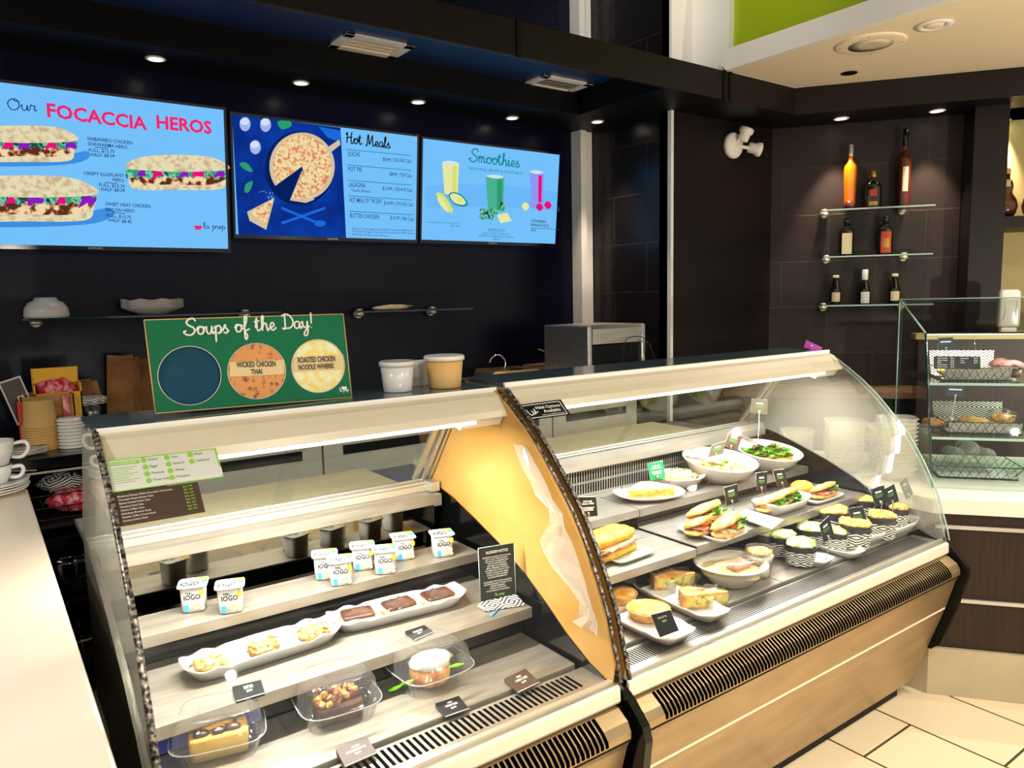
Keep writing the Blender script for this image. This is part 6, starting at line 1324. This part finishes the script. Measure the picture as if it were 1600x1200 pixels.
wrap('front green topped wrap in a patterned sleeve beside the parfait cup', 1251, 847, zt_, 24, .07, seed=3)
wrap('green topped wrap half hidden at the back of the second tray', 1243, 811, zt_ + .012, 19, .06, seed=4, sleeve=False)
wrap('green topped wrap behind the tilted black tag', 1268, 822, zt_, 24, .066, seed=5)
wrap('green topped wrap standing right of the tilted black tag', 1306, 828, zt_, 19, .066, seed=6)
wrap('large grain topped wrap at the back left of the boat plate', 1297, 794, zt_ + .008, 28, 0.088, 'quinoa', seed=7, group='grain topped wraps')
wrap('grain topped wrap behind the central black tag on the boat plate', 1336, 815, zt_ + .006, 25, 0.086, 'quinoa', seed=8, group='grain topped wraps')
wrap('grain topped wrap at the front right of the boat plate', 1378, 803, zt_ + .006, 22, 0.084, 'quinoa', seed=9, group='grain topped wraps')
wrap('grain topped wrap furthest back on the boat plate', 1345, 777, zt_ + .006, 21, 0.086, 'quinoa', seed=10, group='grain topped wraps')
wrap('small grain topped wrap at the right tip of the boat plate', 1404, 791, zt_ + .008, 15, 0.08, 'quinoa', seed=11, group='grain topped wraps')
# tags of the right case
L1 = (('SOUP AND', .25, .75, .26, .08, 'txtw'), ('GRILLED CHEESE', .15, .85, .38, .08, 'txtw'), ('xxxxxxxxxxxx', .15, .85, .55, .035, 'txtw'), ('xxxxxxxxxxx', .2, .8, .62, .035, 'txtw'), ('xxxxxxxxxx', .22, .78, .69, .035, 'txtw'))
price_tag('black price tag above the long focaccia sandwich', ((904, 777), (931, 776), (934, 806), (907, 809)), (926, 852, ZBL + .01), 'tagk', L1)
price_tag('green price tag clipped to the low pasta bowl', ((1012, 724), (1036, 720), (1040, 747), (1016, 751)), (1022, 766, ZA + .01), 'tagg', L1)
price_tag('olive price tag standing in front of the large slanted bowl', ((1112, 696), (1134, 689), (1130, 709), (1106, 715)), (1107, 755, ZA + .012), 'tago', stem=True)
price_tag('dark tilted price tag over the large slanted bowl', ((1140, 674), (1160, 681), (1152, 705), (1131, 697)), (1142, 741, ZA + .06), 'tagb')
price_tag('grey green price tag on a tall stem over the leaf salad bowl', ((1175, 623), (1200, 625), (1199, 648), (1173, 645)), (1184, 690, ZA + .10), 'tago', sm='china')
price_tag('black price tag on the stacked ciabatta sandwiches', ((1131, 762), (1152, 756), (1154, 785), (1135, 790)), (1145, 803, ZBR + .012))
price_tag('black price tag left of the pair over the boat plate', ((1181, 739), (1199, 737), (1198, 767), (1183, 767)), (1191, 785, ZBR + .02))
price_tag('black price tag right of the pair, beside the round bun', ((1207, 735), (1225, 733), (1232, 757), (1215, 760)), (1226, 778, ZBR + .02))
price_tag('black price tag leaning on the front round quiche', ((1017, 961), (1047, 953), (1061, 985), (1031, 996)), (1046, 999, ZD + .02), 'tagk', (('QUICHE OF THE', .27, .72, .25, .08, 'txtw'), ('DAY', .42, .64, .43, .08, 'txtw')), False)
price_tag('steeply tilted black price tag in front of the green wraps', ((1280, 820), (1295, 806), (1304, 837), (1287, 848)), (1291, 874, ZD + .02))
price_tag('largest black price tag in front of the grain topped wraps', ((1325, 795), (1348, 791), (1357, 821), (1333, 825)), (1345, 850, ZD + .02))
price_tag('black price tag, left of the three at the right end', ((1359, 764), (1381, 758), (1388, 785), (1368, 792)), (1367, 832, ZD + .035))
price_tag('black price tag, middle of the three at the right end', ((1382, 764), (1397, 756), (1405, 783), (1386, 791)), (1391, 826, ZD + .035))
price_tag('black price tag, rightmost in the case beside the end glass', ((1405, 754), (1416, 745), (1427, 771), (1416, 781)), (1413, 812, ZD + .04))
q = [at(x, y, Y=1.81) for x, y in ((1256, 543), (1260, 531), (1285, 543), (1283, 549))]; zc = 1.3205
g = MB(); g.add(q + [v + V((0, .002, 0)) for v in q], [(0, 1, 2, 3), (7, 6, 5, 4), (0, 4, 5, 1), (1, 5, 6, 2), (2, 6, 7, 3), (3, 7, 4, 0)]); t = thing('purple_card', 'purple card with a white dot standing on the right case', 'card', (q[0].x, 1.81, zc)); o = g.build('card', t, 'plum', -V((q[0].x, 1.81, zc)))
e = at(1268, 540, Y=1.808); MB().lathe([(.005, 0), (.004, .001)], n=12, T=Matrix.Translation(e - V((q[0].x, 1.81, zc))) @ Matrix.Rotation(PI / 2, 4, 'X')).build('white_dot', t, 'paper')

# ================================================================== angled counter on the right
def rp(x, y, w): return onplane(x, y, RO + W * w, W)
t = thing('angled_counter', 'dark brown counter with a white top, angled at the right edge', 'counter', RO, TH)
MB().prism([(.062, 0), (1.6, 0), (1.6, .85), (-.98, .85)], .72, .775, 'Z').build('white_top', t, 'icing', bev=.004)
MB().prism([(.075, .02), (1.6, .02), (1.6, .83), (-.94, .83)], .19, .719, 'Z').build('brown_panel', t, 'brownlam')
MB().prism([(.07, .004), (1.6, .004), (1.6, .8), (-.90, .8)], 0, .188, 'Z').build('plinth', t, 'base')
for z in (.375, .66): MB().box(.076, 1.6, .008, .0195, z, z + .014).build('steel_strip', t, 'steelbright')
# pastry case on the counter
t = thing('pastry_case', 'green edged glass pastry case on the angled counter', 'display case', RO, TH, None)
S0, S1 = .10, 1.6; FB, FT, TB = (.165, .776), (.36, 1.378), (.86, 1.512)
def pane(nm, a, b, m, th=.006):
    g = MB(); d = V((b[0] - a[0], b[1] - a[1])).normalized(); n = V((d.y, -d.x)) * th
    poly = [a, b, (b[0] + n.x, b[1] + n.y), (a[0] + n.x, a[1] + n.y)]
    g.prism(poly, S0, S1, 'X'); g.build(nm, t, m)
pane('front_glass', FB, FT, 'glass'); pane('top_glass', FT, TB, 'glasstop' if 'glasstop' in M else 'glass')
SP = [FB, FT, TB, (.86, .776)]
MB().prism(SP, S0 - .007, S0 - .001, 'X').build('side_glass', t, 'glass')
g = MB()
g.tube([(S0 - .003, *FB), (S0 - .003, *FT)], .004, 'edge', 6).tube([(S0 - .003, *FT), (S0 - .003, *TB)], .004, 'edgelight', 6).tube([(S0 - .003, *TB), (S0 - .003, .86, .776)], .003, 'edgelight', 6).tube([(S0, *TB), (S1, *TB)], .003, 'edgelight', 6).tube([(S0, *FT), (S1, *FT)], .0035, 'edge', 6)
g.build('glass_edge', t)
for z, w0 in ((.965, .235), (1.175, .305)):
    MB().box(S0 + .005, S1, w0, .80, z - .004, z + .004).build('glass_shelf', t, 'glassgreen'); MB().box(S0 + .005, S1, w0 - .003, w0, z - .005, z + .005).build('shelf_edge', t, 'edgelight')
for w, z in ((.42, 1.368),): MB().box(S0 + .02, S1, w, w + .015, z, z + .008).build('light_strip', t, 'led')
lamp('AREA', 'pastry_case_light', rc(.85, .45, 1.36), 15, (1, .95, .85), rc(.85, .5, .6), shape='RECTANGLE', size=1.4, size_y=.03).rotation_euler = (0, 0, TH)
q = [rp(x, y, .33) for x, y in ((1459, 556.5), (1532, 557), (1532, 577), (1459, 576))]
t = thing('price_strip', 'black price list strip behind the pastry case glass', 'sign', q[3]); b = q[3]
MB().add([v - b for v in q] + [v - b + W * .002 for v in q], [(0, 1, 2, 3), (7, 6, 5, 4), (0, 4, 5, 1), (1, 5, 6, 2), (2, 6, 7, 3), (3, 7, 4, 0)]).build('strip', t, 'tagk')
MB().tube([(q[0] - b) + W * .004, (q[0] - b) + W * .004 + V((0, 0, .001))], .002, None, 4)
x = MB(); f = lambda u, v: (q[0] * (1 - u) + q[1] * u) * (1 - v) + (q[3] * (1 - u) + q[2] * u) * v - W * .0012 - b
for c, (u, ws) in enumerate(((.08, ('Butter Croissant', 'Almond Croissant', 'Muffin', 'Cinnamon Danish', 'Cheese Croissant')), (.58, ('Banana Bread', 'Scone', 'Brownie')))):
    for i, w in enumerate(ws):
        v = .2 + i * .17; wtext(x, w, f(u, v), f(u + .0135 * len(w), v) - f(u, v), f(u, v - .1) - f(u, v), 'txtw', .01); wtext(x, '$3.49', f(u + .28, v), f(u + .36, v) - f(u + .28, v), f(u, v - .1) - f(u, v), 'txtw', .01)
x.build('lettering', t)
hang = MB(); 
for u in (.1, .9): hang.tube([f(u, 0) + W * .002, f(u, 0) + W * .002 + V((0, 0, 1.372 - q[0].z)) + W * .03], .0008, None, 4)
hang.build('hanging_wire', t, 'chrome')
def wire_basket(label, s, w, z, L, D, h, seed, paper=True):
    t = thing('wire_basket', label, 'basket', rc(s, w, z), TH, 'black wire baskets in the pastry case'); a, b = L / 2, D / 2
    g = MB()
    for k, zz in ((.9, .003), (1, h)): g.tube([(-a * k, -b * k, zz), (a * k, -b * k, zz), (a * k, b * k, zz), (-a * k, b * k, zz)], .0022, None, 5, closed=True)
    n = 9
    for i in range(n):
        for sy in (-1, 1):
            x0, x1 = -a + L * i / n, -a + L * (i + 1) / n; g.tube([(x0, sy * b, h), (x1 * .9, sy * b * .9, .003)], .0012, None, 4); g.tube([(x1, sy * b, h), (x0 * .9, sy * b * .9, .003)], .0012, None, 4)
    for i in range(5):
        for sx in (-1, 1): y0, y1 = -b + D * i / 5, -b + D * (i + 1) / 5; g.tube([(sx * a, y0, h), (sx * a * .9, y1 * .9, .003)], .0012, None, 4)
    g.build('wire_frame', t, 'wire')
    if paper:
        g = MB(); g.add([(-a * .86, -b * .86, .006), (a * .86, -b * .86, .006), (a * .86, b * .8, .008), (-a * .86, b * .8, .008), (a * .9, b * .88, h * 2.0), (-a * .9, b * .88, h * 2.0)], [(0, 1, 2, 3), (3, 2, 4, 5)], None, False, None, [((0, 0), (1, 0), (1, 1), (0, 1)), ((0, 0), (1, 0), (1, 1), (0, 1))])
        g.add([(-a * .88, -b * .9, h * .95), (a * .88, -b * .9, h * .95), (a * .86, -b * .86, .006), (-a * .86, -b * .86, .006)], [(0, 1, 2, 3)], None, False, None, [((0, 1), (1, 1), (1, 0), (0, 0))]); g.build('patterned_paper', t, 'mazebig')
    return t
sL, wL = .44, .45
ZU, ZM, ZB = 1.1795, .9695, .7765
wire_basket('upper wire basket with a round bread, lined with patterned paper', .30, .50, ZU, .28, .26, .055, 1)
wire_basket('wire basket of dark muffins at the right edge of the upper shelf', .68, .50, ZU, .26, .28, .07, 2)
wire_basket('middle shelf wire basket of glazed pastries lined with patterned paper', .32, .45, ZM, .30, .28, .05, 3)
wire_basket('wire basket at the right edge of the middle shelf', .70, .48, ZM, .26, .28, .06, 4)
wire_basket('low wire basket on the white counter inside the pastry case', .31, .46, ZB, .32, .26, .055, 5, False)
wire_basket('wire basket with patterned paper at the lower right edge', .70, .46, ZB, .28, .28, .07, 6)
tag(MB().box(-.14, .14, -.10, .10, 0, .004).build('paper_liner', None, 'paper', rc(.31, .46, ZB + .006), (0, 0, TH)), 'white paper liner in the low wire basket', 'paper')
def pastry(label, s, w, z, r, m, seed, name='danish_pastry', cat='pastry'):
    t = thing(name, label, cat, rc(s, w, z), TH + seed * .7)
    g = MB(); n = 70; pts = [(r * (1 - .8 * i / n) * math.cos(i * .32), r * .8 * (1 - .8 * i / n) * math.sin(i * .32), r * .3 + .012 * i / n) for i in range(n)]
    g.tube(pts, [r * .26 * (1 - .4 * i / n) for i in range(n)], None, 8); g.build('pastry_coil', t, m); MB().blob((0, 0, r * .5), (r * .5, r * .45, r * .2), None, .4, 5, seed).build('dark_glaze', t, 'choc' if seed % 2 == 0 else 'quiche'); return t
def rs(x, y, w): p = rp(x, y, w); return sw(p)[0]
pastry('glazed brown danish at the left of the middle basket', rs(1462, 640, .45), .45, ZM + .010, .05, 'pastry', 2); pastry('cream coloured swirl pastry in the middle of the middle basket', rs(1522, 635, .47), .47, ZM + .012, .055, 'crust', 3)
pastry('dark berry pastry between the two larger ones', rs(1494, 648, .43), .42, ZM + .010, .032, 'muffin', 4); pastry('golden croissant at the front right of the middle basket', rs(1550, 662, .38), .375, ZM + .010, .045, 'quiche', 5)
t = thing('round_bread', 'pale orange round bread in the upper basket', 'bread', rc(rs(1490, 556, .48), .48, ZU + .009), TH); MB().blob((0, 0, .022), (.06, .05, .025), None, .15, 4, 5, flat=-.02).build('bread_body', t, 'quiche'); leaves(t, 'crust_flake', 4, .03, .02, .042, 'crust', .012, .003, 8)
for i, (x, y, lb) in enumerate(((1580, 560, 'dark chocolate muffin at the front of the upper right basket'), (1575, 545, 'dark chocolate muffin behind at the back of the upper right basket'))):
    t = thing('muffin', lb, 'muffin', rc(rs(x, y, .48), .46 + .1 * i, ZU + .009), TH, 'dark muffins'); MB().lathe([(.028, 0), (.036, .035)], n=24).build('paper_case', t, 'choc'); MB().blob((0, 0, .045), (.043, .043, .026), None, .2, 5, i, flat=-.012).build('muffin_top', t, 'muffin')
t = thing('film_wrapped_pastry', 'pastry wrapped in bluish film at the right of the middle basket', 'pastry', rc(rs(1568, 645, .5), .51, ZM + .0095), TH); MB().blob((0, 0, .035), (.06, .045, .034), None, .3, 4, 3, flat=-.032).build('film_wrap', t, 'film'); MB().blob((0, 0, .03), (.045, .035, .022), None, .3, 4, 5, flat=-.02).build('pastry_body', t, 'pastry')
# pastry tags
for lb, cor, bs in (('dark blue price tag on a white stem over the middle pastries', ((1479, 602), (1508, 603), (1507, 620), (1478, 619)), (1487, 652, .30)), ('dark blue price tag over the round bread in the upper basket', ((1466, 528), (1489, 527), (1490, 545), (1465, 546)), (1478, 556, .40))):
    b = rp(bs[0], bs[1], bs[2]); t = thing('price_tag', lb, 'price tag', b, 0, 'pastry price tags'); q = [rp(*c, bs[2]) - b for c in cor]; MB().add(q + [v + W * .0015 for v in q], [(0, 1, 2, 3), (7, 6, 5, 4), (0, 4, 5, 1), (1, 5, 6, 2), (2, 6, 7, 3), (3, 7, 4, 0)]).build('card', t, 'bluecard' if 'bluecard' in M else 'tagk'); m = (q[2] + q[3]) / 2 - W * .002
    MB().tube([V((0, 0, 0)), m, m + V((0, 0, .008))], [.0022, .0018, .006], None, 8).tube([V((0, 0, -.001)), V((0, 0, -.008))], [.003, .008], None, 8).build('clip_stand', t, 'china')
    x = MB(); f = lambda u, v: (q[0] * (1 - u) + q[1] * u) * (1 - v) + (q[3] * (1 - u) + q[2] * u) * v - W * .0008; x.add([f(.15, .3), f(.85, .3), f(.85, .42), f(.15, .42)], [(0, 1, 2, 3)]); x.build('lettering', t, 'txtw')
# clear cups lying under the middle shelf
for i, (x, y, lb) in enumerate(((1512, 697, 'large clear plastic dome cup lying under the middle shelf, end on'), (1490, 705, 'clear plastic cup lying left of the dome cup'), (1538, 712, 'clear plastic cup lying right of the dome cup'))):
    r = .042; T = Matrix.Rotation(PI / 2, 4, 'X') @ Matrix.Translation((0, 0, -.04)); t = thing('plastic_cup', lb, 'cup', rc(rs(x, y, .62), .66, ZB + r + .001 + (.03 if i == 0 else 0)), TH, 'clear plastic cups'); MB().lathe([(r * .7, 0), (r * .95, .1), (r, .105)], n=28, T=T, c1=False).build('cup_body', t, 'plastic2'); MB().lathe([(r, .105), (r * .8, .125), (r * .4, .138), (r * .15, .14)], n=28, T=T, c0=False).build('dome_lid', t, 'plastic2')
# stacks of clear containers behind the right case
C0 = None
def cstack(sw_, n, s, zz, lb):
    global C0
    for k in range(n):
        p = rc(sw_[0], sw_[1], .7765 + k * zz)
        if C0 is None:
            C0 = thing('clear_container', '', 'container', p, TH); MB().loft([clam_ring(.05, .05, 0, 0, 64), clam_ring(.054, .054, .004, .02, 64), clam_ring(.066, .066, .05, .02, 64), clam_ring(.072, .072, .052, 0, 64)], None, True, True, False).build('tray', C0, 'plastic2'); o = C0; MB().loft([clam_ring(.072, .072, .053, 0, 64), clam_ring(.070, .070, .055, 0, 64)], None, True, False, False).build('rim', C0, 'plastic2'); C0.scale = (s,) * 3
        else: o = dup(C0, (p.x + R.uniform(-.002, .002), p.y, p.z), TH + R.uniform(-.05, .05), sc=s)
        o['label'] = lb; o['group'] = lb + 's'
cstack((-.38, .50), 7, 1.0, .018, 'clear plastic container in the left stack behind the right case glass')
cstack((-.19, .42), 10, 1.15, .018, 'clear plastic container in the middle stack behind the right case glass')
cstack((-.01, .30), 13, 1.05, .017, 'clear plastic container in the tallest stack behind the right case glass')
cstack((.0, .54), 8, 1.1, .018, 'clear plastic container in the rear stack beside the pastry case')
# rear bar along the right wall
t = thing('rear_bar', 'dark wooden bar below the bottle shelves', 'counter', RO, TH)
MB().prism([(-.70, 2.2), (.80, 2.2), (.80, 2.615), (-.37, 2.615)], .86, .90, 'Z').build('bar_top', t, 'bartop' if 'bartop' in M else 'brownlam'); MB().prism([(-.69, 2.24), (.79, 2.24), (.79, 2.61), (-.36, 2.61)], 0, .859, 'Z').build('bar_body', t, 'black')
MB().box(-.70, .80, 2.194, 2.2, .862, .90).build('edge_band', t, 'bartop')
t = thing('high_ledge', 'tan topped ledge behind the pastry case', 'counter', RO, TH); MB().box(.44, 1.9, 2.06, 2.192, 1.25, 1.285).box(1.0, 1.9, 2.192, 2.415, 1.25, 1.285).build('ledge_top', t, 'tan'); MB().box(.46, 1.9, 2.08, 2.19, 0, 1.249).build('ledge_body', t, 'brownlam')
p = rp(1575, 496, 2.13); s, _ = sw(p)
t = thing('soap_dispenser', 'white wall style soap dispenser standing on the tan ledge', 'dispenser', rc(s, 2.13, 1.2855), TH)
MB().loft([rrect(.085, .05, .015, 0), rrect(.09, .055, .015, .02), rrect(.085, .05, .012, .035)]).build('dispensing_base', t, 'icing'); MB().loft([rrect(.105, .062, .015, .036), rrect(.115, .066, .018, .05), rrect(.115, .07, .018, .16), rrect(.11, .066, .02, .245), rrect(.09, .05, .02, .26)]).build('dispenser_body', t, 'china'); MB().box(-.014, .014, -.036, -.0335, .20, .205).build('maker_mark', t, 'nickel')
for sx in (-1, 1): MB().tube([(sx * .036, -.034, .19), (sx * .028, -.036, .13), (sx * .036, -.034, .08)], .0018, None, 5).build('grip_line', t, 'steel')
